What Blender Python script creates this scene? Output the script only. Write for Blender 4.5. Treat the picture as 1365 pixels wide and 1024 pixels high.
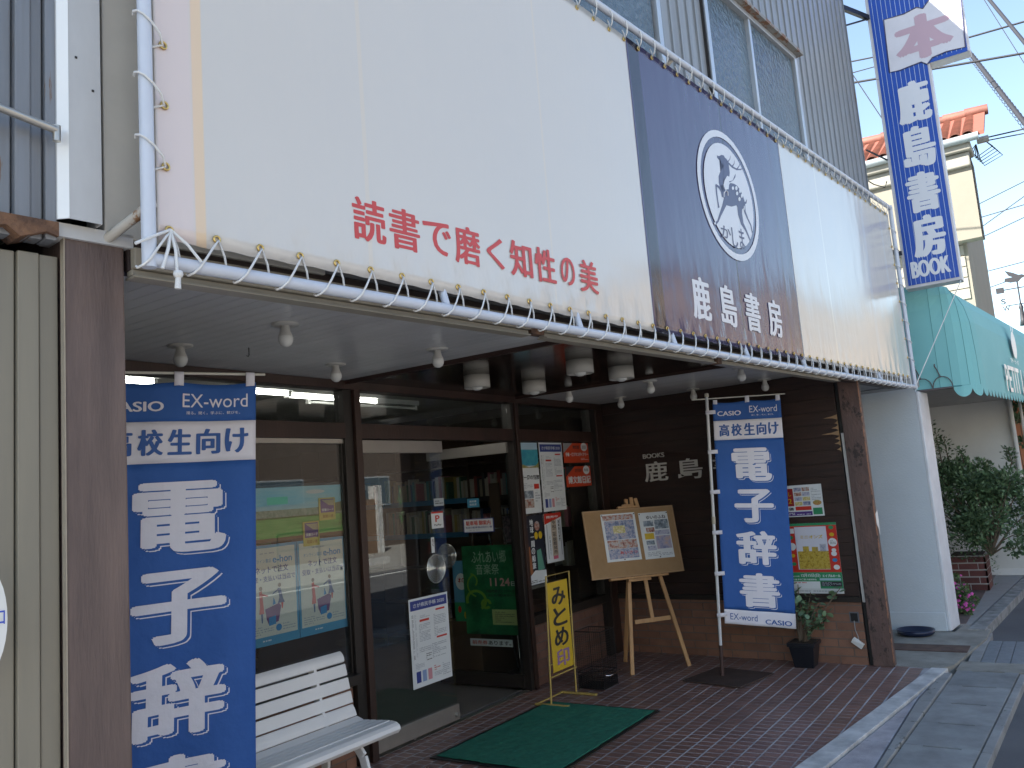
import bpy, bmesh, math, random
from mathutils import Vector as V, Matrix
random.seed(7)
for o in list(bpy.data.objects): bpy.data.objects.remove(o)
SC = bpy.context.scene
COL = SC.collection

# ------------------------------------------------------------------ camera
F = 1107.0; CX, CY = 682.5, 512.0                    # measured on the 1365 x 1024 photograph
ROLL, PITCH, VPX = math.radians(4.46), math.radians(7.43), 1430.0
up = V((-math.sin(ROLL)*math.cos(PITCH), -math.cos(ROLL)*math.cos(PITCH), math.sin(PITCH)))
vx = (VPX-CX)/F; vy = -(up[0]*vx+up[2])/up[1]
ax = V((vx, vy, 1)).normalized(); ay = up.cross(ax)
R = Matrix((ax, ay, up))                             # camera axes (right, down, forward) -> world
CAM = V((0, 0, 1.6))
cd = bpy.data.cameras.new('camera'); cam = bpy.data.objects.new('camera', cd); COL.objects.link(cam)
cd.sensor_width = 36; cd.lens = F/1365*36; cd.clip_end = 1000; cd.clip_start = 0.05
r_, u_, b_ = R@V((1,0,0)), R@V((0,-1,0)), R@V((0,0,-1))
cam.matrix_world = Matrix(((r_[0],u_[0],b_[0],CAM[0]),(r_[1],u_[1],b_[1],CAM[1]),(r_[2],u_[2],b_[2],CAM[2]),(0,0,0,1)))
SC.camera = cam
# ------------------------------------------------------------------ light
SUND = V((-0.61, 0.46, 0.645)).normalized()
w = bpy.data.worlds.new('World'); SC.world = w; w.use_nodes = True
nt = w.node_tree; bg = nt.nodes['Background']
sky = nt.nodes.new('ShaderNodeTexSky'); sky.sky_type = 'NISHITA'; sky.sun_disc = False
sky.sun_elevation = math.asin(SUND.z); sky.sun_rotation = math.atan2(SUND.x, SUND.y)
sky.air_density = 1.0; sky.dust_density = 0.4; sky.ozone_density = 1.6
wm = nt.nodes.new('ShaderNodeMixRGB'); wm.blend_type = 'MULTIPLY'; wm.inputs[0].default_value = 1; wm.inputs[2].default_value = (1, .925, .825, 1)
nt.links.new(sky.outputs[0], wm.inputs[1]); nt.links.new(wm.outputs[0], bg.inputs[0]); bg.inputs[1].default_value = 0.108
sl = bpy.data.lights.new('sun', 'SUN'); sl.energy = 5.0; sl.angle = math.radians(0.53); sl.color = (1, .955, .88)
so = bpy.data.objects.new('sun', sl); COL.objects.link(so); so.rotation_euler = SUND.to_track_quat('Z', 'Y').to_euler()
SC.view_settings.view_transform = 'Standard'; SC.view_settings.look = 'None'
SC.view_settings.exposure = 1.97; SC.view_settings.gamma = 1; SC.view_settings.use_curve_mapping = False
SC.render.engine = 'CYCLES'
SC.cycles.max_bounces = 8; SC.cycles.transparent_max_bounces = 12; SC.cycles.sample_clamp_indirect = 6

# ------------------------------------------------------------------ pixel rays onto real planes
def ray(x, y): return R@V(((x-CX)/F, (y-CY)/F, 1))
def onP(x, y, p0, n):
    d = ray(x, y); return CAM+d*((V(p0)-CAM).dot(V(n))/d.dot(V(n)))
def atZ(x, y, z=0): return onP(x, y, (0,0,z), (0,0,1))
def atX(x, y, X0): return onP(x, y, (X0,0,0), (1,0,0))
def atY(x, y, Y0): return onP(x, y, (0,Y0,0), (0,1,0))
class Pl:
    """a plane: origin, direction of u, direction of v, outward normal"""
    def __init__(s, o, d, v=(0,0,1)):
        s.o = V(o); s.d = V(d).normalized(); s.v = V(v).normalized(); s.n = s.d.cross(s.v).normalized()
    def __call__(s, u, v, off=0): return s.o+s.d*u+s.v*v+s.n*off
    def uv(s, x, y, off=0):
        p = onP(x, y, s.o+s.n*off, s.n)-s.o; return p.dot(s.d), p.dot(s.v)
def ang(a): a = math.radians(a); return (math.cos(a), math.sin(a), 0)
A = Pl((0,3.92,0), (1,0,0))                          # shop front
S = Pl((7.3,1.4,0), ang(-6.41))                      # fascia; the tarpaulin hangs .15 in front
W = Pl((7.44,3.92,0), (-.14,-2.3,0))                 # side wall of the porch
G = Pl((8.75,0,0), (0,-1,0))                         # face of the projecting sign
H2 = Pl((14,0,0), (0,-1,0))                          # neighbour's upper wall

# ------------------------------------------------------------------ materials
MC = {}
def mat(name, col, rough=.6, spec=.5, metal=0, col2=None, nscale=6, namt=.5, bump=0, bscale=60, stretch=(1,1,1),
        coat=0, island=0, emit=0, patch=None, pscale=8, pth=.6, pstretch=(1,1,1), rvar=.15, bdist=.01):
    if name in MC: return MC[name]
    m = bpy.data.materials.new(name); m.use_nodes = True; N = m.node_tree.nodes; L = m.node_tree.links
    b = N['Principled BSDF']; b.inputs['Roughness'].default_value = rough
    b.inputs['Specular IOR Level'].default_value = spec; b.inputs['Metallic'].default_value = metal
    b.inputs['Coat Weight'].default_value = coat; b.inputs['Coat Roughness'].default_value = .08
    tc = N.new('ShaderNodeTexCoord')
    def mp(s):
        q = N.new('ShaderNodeMapping'); q.inputs['Scale'].default_value = s; L.new(tc.outputs['Object'], q.inputs[0]); return q.outputs[0]
    c2 = col2 or tuple(c*.72 for c in col)
    nz = N.new('ShaderNodeTexNoise'); nz.inputs['Scale'].default_value = nscale; nz.inputs['Detail'].default_value = 8
    nz.inputs['Roughness'].default_value = .62; L.new(mp(stretch), nz.inputs['Vector'])
    mr = N.new('ShaderNodeMapRange'); mr.inputs[1].default_value = .35; mr.inputs[2].default_value = .68
    mr.inputs[3].default_value = 0; mr.inputs[4].default_value = namt; L.new(nz.outputs[0], mr.inputs[0])
    mx = N.new('ShaderNodeMixRGB'); mx.inputs[1].default_value = (*col, 1); mx.inputs[2].default_value = (*c2, 1)
    L.new(mr.outputs[0], mx.inputs[0]); out = mx.outputs[0]
    if patch:
        n2 = N.new('ShaderNodeTexNoise'); n2.inputs['Scale'].default_value = pscale; n2.inputs['Detail'].default_value = 10
        n2.inputs['Roughness'].default_value = .7; L.new(mp(pstretch), n2.inputs['Vector'])
        r2 = N.new('ShaderNodeMapRange'); r2.inputs[1].default_value = pth; r2.inputs[2].default_value = pth+.05; L.new(n2.outputs[0], r2.inputs[0])
        m2 = N.new('ShaderNodeMixRGB'); m2.inputs[2].default_value = (*patch, 1); L.new(out, m2.inputs[1]); L.new(r2.outputs[0], m2.inputs[0]); out = m2.outputs[0]
    if island:
        g = N.new('ShaderNodeNewGeometry'); a1 = N.new('ShaderNodeObjectInfo')
        ad = N.new('ShaderNodeMath'); ad.operation = 'ADD'; L.new(g.outputs['Random Per Island'], ad.inputs[0]); L.new(a1.outputs['Random'], ad.inputs[1])
        fr = N.new('ShaderNodeMath'); fr.operation = 'FRACT'; L.new(ad.outputs[0], fr.inputs[0])
        r3 = N.new('ShaderNodeMapRange'); r3.inputs[3].default_value = 1-island; r3.inputs[4].default_value = 1+island; L.new(fr.outputs[0], r3.inputs[0])
        hv = N.new('ShaderNodeHueSaturation'); L.new(r3.outputs[0], hv.inputs['Value']); L.new(out, hv.inputs['Color']); out = hv.outputs[0]
    L.new(out, b.inputs['Base Color'])
    rr = N.new('ShaderNodeMapRange'); rr.inputs[3].default_value = max(.02, rough*(1-rvar)); rr.inputs[4].default_value = min(1, rough*(1+rvar))
    L.new(nz.outputs[0], rr.inputs[0]); L.new(rr.outputs[0], b.inputs['Roughness'])
    if bump:
        n3 = N.new('ShaderNodeTexNoise'); n3.inputs['Scale'].default_value = bscale; n3.inputs['Detail'].default_value = 5; L.new(mp(stretch), n3.inputs['Vector'])
        bp = N.new('ShaderNodeBump'); bp.inputs['Strength'].default_value = bump; bp.inputs['Distance'].default_value = bdist
        L.new(n3.outputs[0], bp.inputs['Height']); L.new(bp.outputs[0], b.inputs['Normal'])
    if emit:
        b.inputs['Emission Color'].default_value = (*col, 1); b.inputs['Emission Strength'].default_value = emit
    MC[name] = m; return m
def flat(name, col, rough=.5): return mat(name, col, rough, namt=.12, nscale=3)
def photo(name, cols, scale=30, seed=0, stretch=(1,1,1)):
    if name in MC: return MC[name]
    m = bpy.data.materials.new(name); m.use_nodes = True; N = m.node_tree.nodes; L = m.node_tree.links
    b = N['Principled BSDF']; b.inputs['Roughness'].default_value = .35
    tc = N.new('ShaderNodeTexCoord'); q = N.new('ShaderNodeMapping'); q.inputs['Scale'].default_value = stretch; q.inputs['Location'].default_value = (seed, seed*2.3, 0)
    L.new(tc.outputs['Object'], q.inputs[0])
    n = N.new('ShaderNodeTexNoise'); n.inputs['Scale'].default_value = scale; n.inputs['Detail'].default_value = 5; n.inputs['Roughness'].default_value = .7
    L.new(q.outputs[0], n.inputs[0]); r = N.new('ShaderNodeValToRGB'); L.new(n.outputs[0], r.inputs[0])
    e = r.color_ramp.elements
    while len(e) < len(cols): e.new(.5)
    for i, c in enumerate(cols): e[i].position = .3+.4*i/(len(cols)-1); e[i].color = (*c, 1)
    L.new(r.outputs[0], b.inputs['Base Color']); MC[name] = m; return m
def glassmat(name, tint=(.93,.96,.95), f=.06, rough=.0, bump=0, bscale=30, gl=1.0):
    m = bpy.data.materials.new(name); m.use_nodes = True; N = m.node_tree.nodes; L = m.node_tree.links
    N.remove(N['Principled BSDF']); out = N['Material Output']
    t = N.new('ShaderNodeBsdfTransparent'); t.inputs[0].default_value = (*tint, 1)
    g = N.new('ShaderNodeBsdfGlossy'); g.inputs['Roughness'].default_value = rough; g.inputs[0].default_value = (gl, gl, gl, 1)
    fr = N.new('ShaderNodeFresnel'); ge = N.new('ShaderNodeNewGeometry'); io = N.new('ShaderNodeMapRange'); io.inputs[3].default_value = 1.5; io.inputs[4].default_value = 1/1.5
    L.new(ge.outputs['Backfacing'], io.inputs[0]); L.new(io.outputs[0], fr.inputs[0])
    ma = N.new('ShaderNodeMath'); ma.operation = 'MULTIPLY_ADD'; ma.inputs[1].default_value = .95; ma.inputs[2].default_value = f-.04; ma.use_clamp = True
    L.new(fr.outputs[0], ma.inputs[0])
    mx = N.new('ShaderNodeMixShader'); L.new(ma.outputs[0], mx.inputs[0]); L.new(t.outputs[0], mx.inputs[1]); L.new(g.outputs[0], mx.inputs[2]); L.new(mx.outputs[0], out.inputs[0])
    if bump:
        tc = N.new('ShaderNodeTexCoord'); n = N.new('ShaderNodeTexNoise'); n.inputs['Scale'].default_value = bscale; n.inputs['Detail'].default_value = 2
        L.new(tc.outputs['Object'], n.inputs[0]); bp = N.new('ShaderNodeBump'); bp.inputs['Strength'].default_value = bump; bp.inputs['Distance'].default_value = .02
        L.new(n.outputs[0], bp.inputs['Height']); L.new(bp.outputs[0], g.inputs['Normal']); L.new(bp.outputs[0], fr.inputs['Normal'])
    return m
GLASS = glassmat('window_glass', (.90,.93,.92), .045)
WHITE = flat('white_paint', (.72,.72,.70), .45)
PAPER = flat('white_paper', (.70,.73,.74), .45)
INK = flat('dark_ink', (.03,.03,.035), .5)
GREYINK = flat('grey_ink', (.33,.36,.40), .5)
RED = flat('red_print', (.55,.035,.02), .45)
NAVYP = flat('navy_print', (.03,.05,.24), .45)
BLUEP = flat('blue_print', (.03,.22,.48), .45)
YEL = flat('yellow_print', (.62,.42,.02), .45)
PURP = flat('purple_print', (.09,.04,.22), .45)
GRNP = flat('green_print', (.03,.26,.11), .45)
PINK = flat('pink_print', (.62,.13,.22), .45)
METAL = mat('aluminium', (.5,.48,.44), .38, metal=.85, namt=.35, nscale=12, patch=(.2,.17,.13), pscale=25, pth=.68)
DMETAL = mat('dark_bronze_metal', (.035,.03,.027), .4, metal=.3, namt=.4)
DWOOD = mat('dark_brown_frame', (.055,.028,.021), .42, col2=(.028,.015,.012), nscale=4, namt=.9, stretch=(1,1,.3), bump=.15)
BLACKM = mat('black_paint', (.012,.012,.013), .45)
CREAMP = mat('cream_paint', (.55,.5,.4), .5, patch=(.2,.13,.07), pscale=12, pth=.66)
PIPE = mat('painted_steel_pipe', (.56,.60,.68), .32, spec=.6, patch=(.28,.2,.15), pscale=18, pth=.72, namt=.2)
CORD = mat('white_rope', (.78,.78,.77), .7, bump=.4, bscale=300)
BRASS = mat('brass', (.7,.5,.18), .3, metal=.9)

# ------------------------------------------------------------------ mesh building
class MB:
    def __init__(s): s.v = []; s.f = []; s.sm = []
    def add(s, vs, fs, smooth=False):
        b = len(s.v); s.v += [tuple(x) for x in vs]; s.f += [tuple(i+b for i in f) for f in fs]; s.sm += [smooth]*len(fs); return s
    def hexa(s, p): return s.add(p, [(0,3,2,1),(4,5,6,7),(0,1,5,4),(1,2,6,5),(2,3,7,6),(3,0,4,7)])
    def box(s, x0,x1,y0,y1,z0,z1):
        return s.hexa([(x0,y0,z0),(x1,y0,z0),(x1,y1,z0),(x0,y1,z0),(x0,y0,z1),(x1,y0,z1),(x1,y1,z1),(x0,y1,z1)])
    def pb(s, P, u0,u1,v0,v1,o0,o1):
        return s.hexa([P(u0,v0,o1),P(u1,v0,o1),P(u1,v0,o0),P(u0,v0,o0),P(u0,v1,o1),P(u1,v1,o1),P(u1,v1,o0),P(u0,v1,o0)])
    def bar(s, a, b, wd, ht, ref=(0,0,1)):
        a, b = V(a), V(b); d = (b-a).normalized(); x = d.cross(V(ref)); x = x.normalized() if x.length > 1e-4 else V((1,0,0)); y = x.cross(d)
        x, y = x*wd/2, y*ht/2
        return s.hexa([a-x-y, a+x-y, a+x+y, a-x+y, b-x-y, b+x-y, b+x+y, b-x+y])
    def tube(s, pts, r, n=8, cap=True, closed=False):
        pts = [V(p) for p in pts]; rs = r if isinstance(r, (list,tuple)) else [r]*len(pts)
        vs = []; m = len(pts); prev = None
        for i, p in enumerate(pts):
            if closed: d = pts[(i+1)%m]-pts[i-1]
            else: d = (pts[min(i+1,m-1)]-pts[max(i-1,0)])
            d.normalize()
            x = (prev-d*prev.dot(d)) if prev else d.orthogonal()
            if x.length < 1e-5: x = d.orthogonal()
            x.normalize(); prev = x; y = d.cross(x)
            for k in range(n): t = 2*math.pi*k/n; vs.append(p+x*math.cos(t)*rs[i]+y*math.sin(t)*rs[i])
        fs = []
        for i in range(m if closed else m-1):
            for k in range(n):
                j = (i+1)%m; fs.append((i*n+k, i*n+(k+1)%n, j*n+(k+1)%n, j*n+k))
        s.add(vs, fs, True)
        if cap and not closed: s.add(vs[:n], [tuple(range(n))[::-1]]); s.add(vs[-n:], [tuple(range(n))])
        return s
    def lathe(s, prof, n=20, c=(0,0,0)):
        vs = [(c[0]+r*math.cos(2*math.pi*k/n), c[1]+r*math.sin(2*math.pi*k/n), c[2]+z) for r, z in prof for k in range(n)]
        fs = [(i*n+k, i*n+(k+1)%n, (i+1)*n+(k+1)%n, (i+1)*n+k) for i in range(len(prof)-1) for k in range(n)]
        return s.add(vs, fs, True)
    def prism(s, poly, z0, z1):
        n = len(poly); vs = [(x,y,z0) for x,y in poly]+[(x,y,z1) for x,y in poly]
        ar = sum(poly[i][0]*poly[(i+1)%n][1]-poly[(i+1)%n][0]*poly[i][1] for i in range(n))
        up_ = tuple(range(n,2*n)); dn = tuple(range(n))[::-1]
        sd = [(i,(i+1)%n,n+(i+1)%n,n+i) for i in range(n)]
        if ar < 0: up_, dn = up_[::-1], dn[::-1]; sd = [f[::-1] for f in sd]
        return s.add(vs, [up_, dn]+sd)
    def fan(s, P, pts, off):     # flat polygon on plane P
        return s.add([P(u,v,off) for u,v in pts], [tuple(range(len(pts)))])
    def grid(s, fn, nu, nv, smooth=True):
        vs = [fn(i/nu, j/nv) for j in range(nv+1) for i in range(nu+1)]
        fs = [(j*(nu+1)+i, j*(nu+1)+i+1, (j+1)*(nu+1)+i+1, (j+1)*(nu+1)+i) for j in range(nv) for i in range(nu)]
        return s.add(vs, fs, smooth)
    def mesh(s, name, m):
        me = bpy.data.meshes.new(name); me.from_pydata(s.v, [], s.f)
        me.polygons.foreach_set('use_smooth', s.sm)
        if m: me.materials.append(m)
        me.update(); return me
    def build(s, name, m, parent=None, kind=None, bevel=0, label=None, local=False, solid=0):
        return link(name, s.mesh(name, m), parent, kind, bevel, label, local, solid)
def link(name, me, parent=None, kind=None, bevel=0, label=None, local=False, solid=0):
    o = bpy.data.objects.new(name, me); COL.objects.link(o)
    if parent:
        o.parent = parent
        if not local: o.matrix_parent_inverse = Matrix.Translation(-V(parent.location)) if parent.type == 'EMPTY' else Matrix()
    if kind: o['kind'] = kind
    if label: o['label'] = label
    if solid:
        q = o.modifiers.new('solid', 'SOLIDIFY'); q.thickness = solid; q.offset = 0
    if bevel:
        q = o.modifiers.new('bevel', 'BEVEL'); q.width = bevel; q.segments = 2; q.limit_method = 'ANGLE'
    return o
def tag(o, label, cat, group=None):
    o['label'] = label; o['category'] = cat
    if group: o['group'] = group
    return o
def thing(name, label, cat, loc=(0,0,0), group=None):
    o = bpy.data.objects.new(name, None); COL.objects.link(o); o.location = loc; o.empty_display_size = .1
    return tag(o, label, cat, group)
def dup(root, loc=None, rz=None, label=None):
    r = root.copy(); COL.objects.link(r)
    if loc is not None: r.location = loc
    if rz is not None: r.rotation_euler[2] = rz
    if label: r['label'] = label
    for c in root.children:
        k = c.copy(); COL.objects.link(k); k.parent = r
        for g in c.children:
            q = g.copy(); COL.objects.link(q); q.parent = k
    return r

# ------------------------------------------------------------------ lettering
TC = {}
def glyphs(body, bold=0):
    k = (body, bold)
    if k not in TC:
        cu = bpy.data.curves.new('t', 'FONT'); cu.body = body; cu.offset = bold; cu.resolution_u = 4
        o = bpy.data.objects.new('t', cu); COL.objects.link(o)
        dg = bpy.context.evaluated_depsgraph_get(); me = bpy.data.meshes.new_from_object(o.evaluated_get(dg))
        vs = [tuple(v.co) for v in me.vertices]; fs = [tuple(p.vertices) for p in me.polygons]
        bpy.data.objects.remove(o); bpy.data.curves.remove(cu); bpy.data.meshes.remove(me)
        x0, x1 = min(v[0] for v in vs), max(v[0] for v in vs); y0, y1 = min(v[1] for v in vs), max(v[1] for v in vs)
        TC[k] = ([((v[0]-x0)/(x1-x0), (v[1]-y0)/max(y1-y0,1e-6)) for v in vs], fs)
    return TC[k]
def letter(mb, P, body, u0, u1, v0, v1, off, bold=0, cuts=None, depth=0):
    if bold > .022 and not depth:                     # heavy faces: the same glyph laid down several times, slightly shifted
        n = max(1, len(body)); e = min((u1-u0)/n, v1-v0)*bold*1.05; ey = e*.42; k = 8 if e > .004 else 4
        for i in range(k):
            a = 6.2832*i/k; dx, dy = e*math.cos(a), ey*math.sin(a)
            letter(mb, P, body, u0+e+dx, u1-e+dx, v0+ey+dy, v1-ey+dy, off+.00004*i, 0, cuts)
        return
    gv, gf = glyphs(body, bold)
    pts = [(u0+x*(u1-u0), v0+y*(v1-v0)) for x, y in gv]; fs = gf
    if cuts:
        bm = bmesh.new(); vs = [bm.verts.new((x,y,0)) for x,y in pts]
        for f in fs:
            try: bm.faces.new([vs[i] for i in f])
            except ValueError: pass
        for axis, step in ((0, cuts[0]), (1, cuts[1])):
            lo, hi = (u0, u1) if axis == 0 else (v0, v1)
            k = math.ceil(min(lo,hi)/step)*step
            while k < max(lo,hi):
                co = (k,0,0) if axis == 0 else (0,k,0); no = (1,0,0) if axis == 0 else (0,1,0)
                bmesh.ops.bisect_plane(bm, geom=bm.verts[:]+bm.edges[:]+bm.faces[:], plane_co=co, plane_no=no); k += step
        bm.verts.index_update(); pts = [(v.co.x, v.co.y) for v in bm.verts]; fs = [tuple(v.index for v in f.verts) for f in bm.faces]; bm.free()
    mb.add([P(x, y, off) for x, y in pts], fs)
    if depth:                                         # raised letters get side walls
        cnt = {}
        for f in fs:
            for i in range(len(f)):
                e = (f[i], f[(i+1)%len(f)]); cnt[tuple(sorted(e))] = cnt.get(tuple(sorted(e)), 0)+1
        for e, n in cnt.items():
            if n == 1:
                a, b = pts[e[0]], pts[e[1]]; mb.add([P(*a,off),P(*b,off),P(*b,off-depth),P(*a,off-depth)], [(0,1,2,3)])
def vertical(mb, P, body, u0, u1, vtop, vbot, off, bold=0, cuts=None, pad=.1):
    n = len(body); h = (vtop-vbot)/n
    for i, c in enumerate(body):
        t = vtop-i*h; p = h*pad/2
        if c in '一ー': letter(mb, P, c, u0+(u1-u0)*.05, u1, t-h*.56, t-h*.46, off, bold, cuts)
        else: letter(mb, P, c, u0, u1, t-h+p, t-p, off, bold, cuts)

class Sheet:
    """a printed sheet stuck on a plane; print positions are fractions, y from the top"""
    def __init__(s, name, label, P, u0, u1, v0, v1, off, paper=PAPER, cat='poster', group=None, thick=.002, base='paper', skew=0):
        s.P0 = P; s.a = (u0, u1, v0, v1); s.off = off+thick; s.skew = skew
        if skew:
            c = ((u0+u1)/2, (v0+v1)/2); k = math.radians(skew); d = P.d*math.cos(k)+P.v*math.sin(k); v = P.v*math.cos(k)-P.d*math.sin(k)
            o = P(c[0], c[1], 0); Q = Pl(o, d, v); s.P = Q; hw, hh = (u1-u0)/2, (v1-v0)/2; s.a = (-hw, hw, -hh, hh)
        else: s.P = P
        u0, u1, v0, v1 = s.a
        s.t = thing(name, label, cat, s.P((u0+u1)/2, v0, off), group)
        MB().pb(s.P, u0, u1, v0, v1, off, off+thick).build(base, paper, s.t)
    def m(s, fx, fy): a = s.a; return a[0]+fx*(a[1]-a[0]), a[3]-fy*(a[3]-a[2])
    def rect(s, fx0, fx1, fy0, fy1, mt, lay=1, name='printed_panel'):
        u0, t1 = s.m(fx0, fy0); u1, t0 = s.m(fx1, fy1)
        mb = MB(); o = s.off+.0008*lay; mb.add([s.P(u0,t0,o),s.P(u1,t0,o),s.P(u1,t1,o),s.P(u0,t1,o)], [(0,1,2,3)]); return mb.build(name, mt, s.t)
    def poly(s, pts, mt, lay=1, name='printed_shape'):
        mb = MB(); mb.fan(s.P, [s.m(*p) for p in pts], s.off+.0008*lay); return mb.build(name, mt, s.t)
    def ell(s, cx, cy, rx, ry, mt, lay=1, n=20): return s.poly([(cx+rx*math.cos(6.283*k/n), cy-ry*math.sin(6.283*k/n)) for k in range(n)], mt, lay)
    def text(s, body, fx0, fx1, fy0, fy1, mt, lay=2, bold=.02, name='lettering'):
        u0, t1 = s.m(fx0, fy0); u1, t0 = s.m(fx1, fy1); mb = MB(); letter(mb, s.P, body, u0, u1, t0, t1, s.off+.0008*lay, bold); return mb.build(name, mt, s.t)
    def vtext(s, body, fx0, fx1, fy0, fy1, mt, lay=2, bold=.02):
        u0, t1 = s.m(fx0, fy0); u1, t0 = s.m(fx1, fy1); mb = MB(); vertical(mb, s.P, body, u0, u1, t1, t0, s.off+.0008*lay, bold); return mb.build('lettering', mt, s.t)
    def lines(s, fx0, fx1, fy0, fy1, n, mt=GREYINK, lay=2, seed=1, vert=False):
        rnd = random.Random(seed); mb = MB(); o = s.off+.0008*lay
        for i in range(n):
            y = fy0+(fy1-fy0)*(i+.5)/n; h = (fy1-fy0)/n*.22; x = fx0
            while x < fx1-.02*(fx1-fx0):
                ln = (fx1-fx0)*rnd.uniform(.03,.09); e = min(x+ln, fx1)
                c = [(x,y-h),(e,y-h),(e,y+h),(x,y+h)]
                mb.fan(s.P, [s.m(*p) for p in c], o); x = e+(fx1-fx0)*rnd.choice([.012,.015,.02,.06])
                if rnd.random() < .04: break
        o = mb.build('small_print', mt, s.t); o['kind'] = 'stuff'; return o

# ==================================================================== GROUND
ASPH = mat('asphalt', (.125,.125,.13), .9, col2=(.085,.085,.09), nscale=1.3, namt=.7, bump=.9, bscale=220, bdist=.004, patch=(.24,.24,.24), pscale=160, pth=.68)
MB().box(-200,400,-300,300,-1,-.075).build('ground', ASPH, kind='structure')
CONC = mat('kerb_concrete', (.62,.61,.59), .85, col2=(.24,.24,.24), nscale=5, namt=.8, bump=.5, bscale=90, bdist=.003)
DCONC = mat('old_gutter_concrete', (.32,.32,.31), .9, col2=(.2,.2,.195), nscale=3.2, namt=.9, bump=.7, bscale=120, bdist=.003, patch=(.07,.072,.06), pscale=7, pth=.6)
GCONC = mat('gutter_slab_concrete', (.29,.30,.295), .9, col2=(.18,.18,.178), nscale=4, namt=.9, bump=.7, bscale=160, bdist=.003, patch=(.24,.24,.24), pscale=60, pth=.7, island=.1)
PAVE = mat('pale_paver', (.46,.43,.45), .85, col2=(.2,.19,.2), nscale=6, namt=.7, bump=.4, bscale=120, island=.06)
def ln(p, q, x): return p[1]+(q[1]-p[1])*(x-p[0])/(q[0]-p[0])
K0a, K0b = (7.30,1.14), (4.94,1.457)                  # line where the tiles end
K1a, K1b = (7.22,1.03), (4.78,1.341)
K2 = lambda x: 1.115-.0*(x-5)-(max(0,x-6.4)*.07)
K3 = lambda x: 1.064-.038*(x-5)
K4 = lambda x: .665-.055*(x-5.2)*.9
K5 = lambda x: .60-.045*(x-5.2)
def strip(name, f0, f1, x0, x1, n, z0, z1, m, parent=None, kind='structure', gap=.006, part='slab'):
    """a run of separate slabs between two lines"""
    if parent is None: parent = bpy.data.objects.new(name, MB().prism([(x0,f0(x0)),(x1,f0(x1)),(x1,f1(x1)),(x0,f1(x0))], z0-.03, z0).mesh(name, ASPH)); COL.objects.link(parent); parent['kind'] = kind
    for i in range(n):
        a = x0+(x1-x0)*i/n+gap/2; b = x0+(x1-x0)*(i+1)/n-gap/2
        MB().prism([(a,f0(a)+gap/2),(b,f0(b)+gap/2),(b,f1(b)-gap/2),(a,f1(a)-gap/2)], z0, z1).build(part, m, parent, bevel=.004)
    return parent
# white kerb band, pavers, concrete edging, gutter covers, channel
kl = lambda x: ln(K0a,K0b,x); kr = lambda x: ln(K1a,K1b,x)
strip('kerb', kr, kl, -1.7, 7.3, 9, -.07, .006, CONC, part='kerb_stone', gap=.004)
strip('paver_strip', lambda x: K2(x)+.0, lambda x: max(kr(x)-.004, K2(x)+.012), -.58, 7.0, 14, -.07, -.012, PAVE, part='paver')
strip('concrete_edging', K3, lambda x: K2(x)-.008, .4, 7.2, 8, -.07, -.006, DCONC, part='edging_block')
gs = strip('gutter', K4, lambda x: K3(x)-.006, 1.0, 1.5, 1, -.07, -.02, GCONC, part='gutter_cover', gap=.004)
for i in range(1, 13):                                # each cover has a lifting slot cut in its far edge
    a, b = 1.0+i*.49+.002, 1.0+(i+1)*.49-.002; c0, c1 = K4, lambda x: K3(x)-.006
    if b > 7.38: break
    ys0, ys1 = c0(b)+.09, c1(b)-.10
    MB().prism([(a,c0(a)),(b,c0(b)),(b,ys0),(b-.022,ys0),(b-.022,ys1),(b,ys1),(b,c1(b)),(a,c1(a))], -.07, -.02).build('gutter_cover', GCONC, gs)
strip('gutter_channel', K5, lambda x: K4(x)-.004, .5, 7.36, 7, -.08, -.026, DCONC, part='channel_block')
# apron beyond the post and in front of the cafe
APR = mat('stained_apron_concrete', (.34,.325,.285), .9, col2=(.18,.165,.14), nscale=3, namt=.9, bump=.6, bscale=80, patch=(.26,.17,.09), pscale=4, pth=.66)
MB().prism([(7.24,1.1),(7.42,1.7),(7.46,2.6),(8.9,2.6),(8.86,1.14),(9.2,1.10),(9.05,.86),(8.6,.86),(7.45,1.0)], -.08, -.001).build('apron', APR, kind='structure')
STEELR = mat('rusty_plate', (.13,.075,.055), .75, col2=(.06,.035,.03), nscale=9, namt=.8, bump=.4)
MB().prism([(7.93,.95),(7.93,1.9),(8.2,1.9),(8.2,.95)], .0, .006).build('rusty_drain_plate', STEELR, kind='structure')
strip('gutter_end', lambda x: .10, lambda x: .985-.03*(x-7.35), 7.378, 7.69, 1, -.08, -.02, APR, part='slab')
strip('gutter_side', lambda x: .838, lambda x: .93, 7.70, 8.95, 2, -.08, -.018, DCONC, part='edging_block')
gr = MB().prism([(7.7,.1),(7.7,.83),(8.6,.83),(8.6,.1)], -.08, -.034).build('drain_grating_bed', BLACKM, kind='structure')
GRM = mat('galvanised_checker', (.26,.28,.30), .6, metal=.4, namt=.5, nscale=20, bump=.8, bscale=140, bdist=.004)
for i in range(7): MB().box(7.7,8.58,.12+i*.103,.12+i*.103+.098,-.034,-.020).build('grating_bar', GRM, gr, bevel=.003)
WEDGE = mat('kerb_mortar', (.34,.34,.33), .9, col2=(.15,.15,.145), nscale=7, namt=1, bump=.9, bscale=40)
strip('cafe_kerb', lambda x: .885-.075*(x-9.1), lambda x: 1.03-.075*(x-9.1), 8.95, 14.5, 12, -.08, .01, WEDGE, part='kerb_stone', gap=.008)
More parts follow.
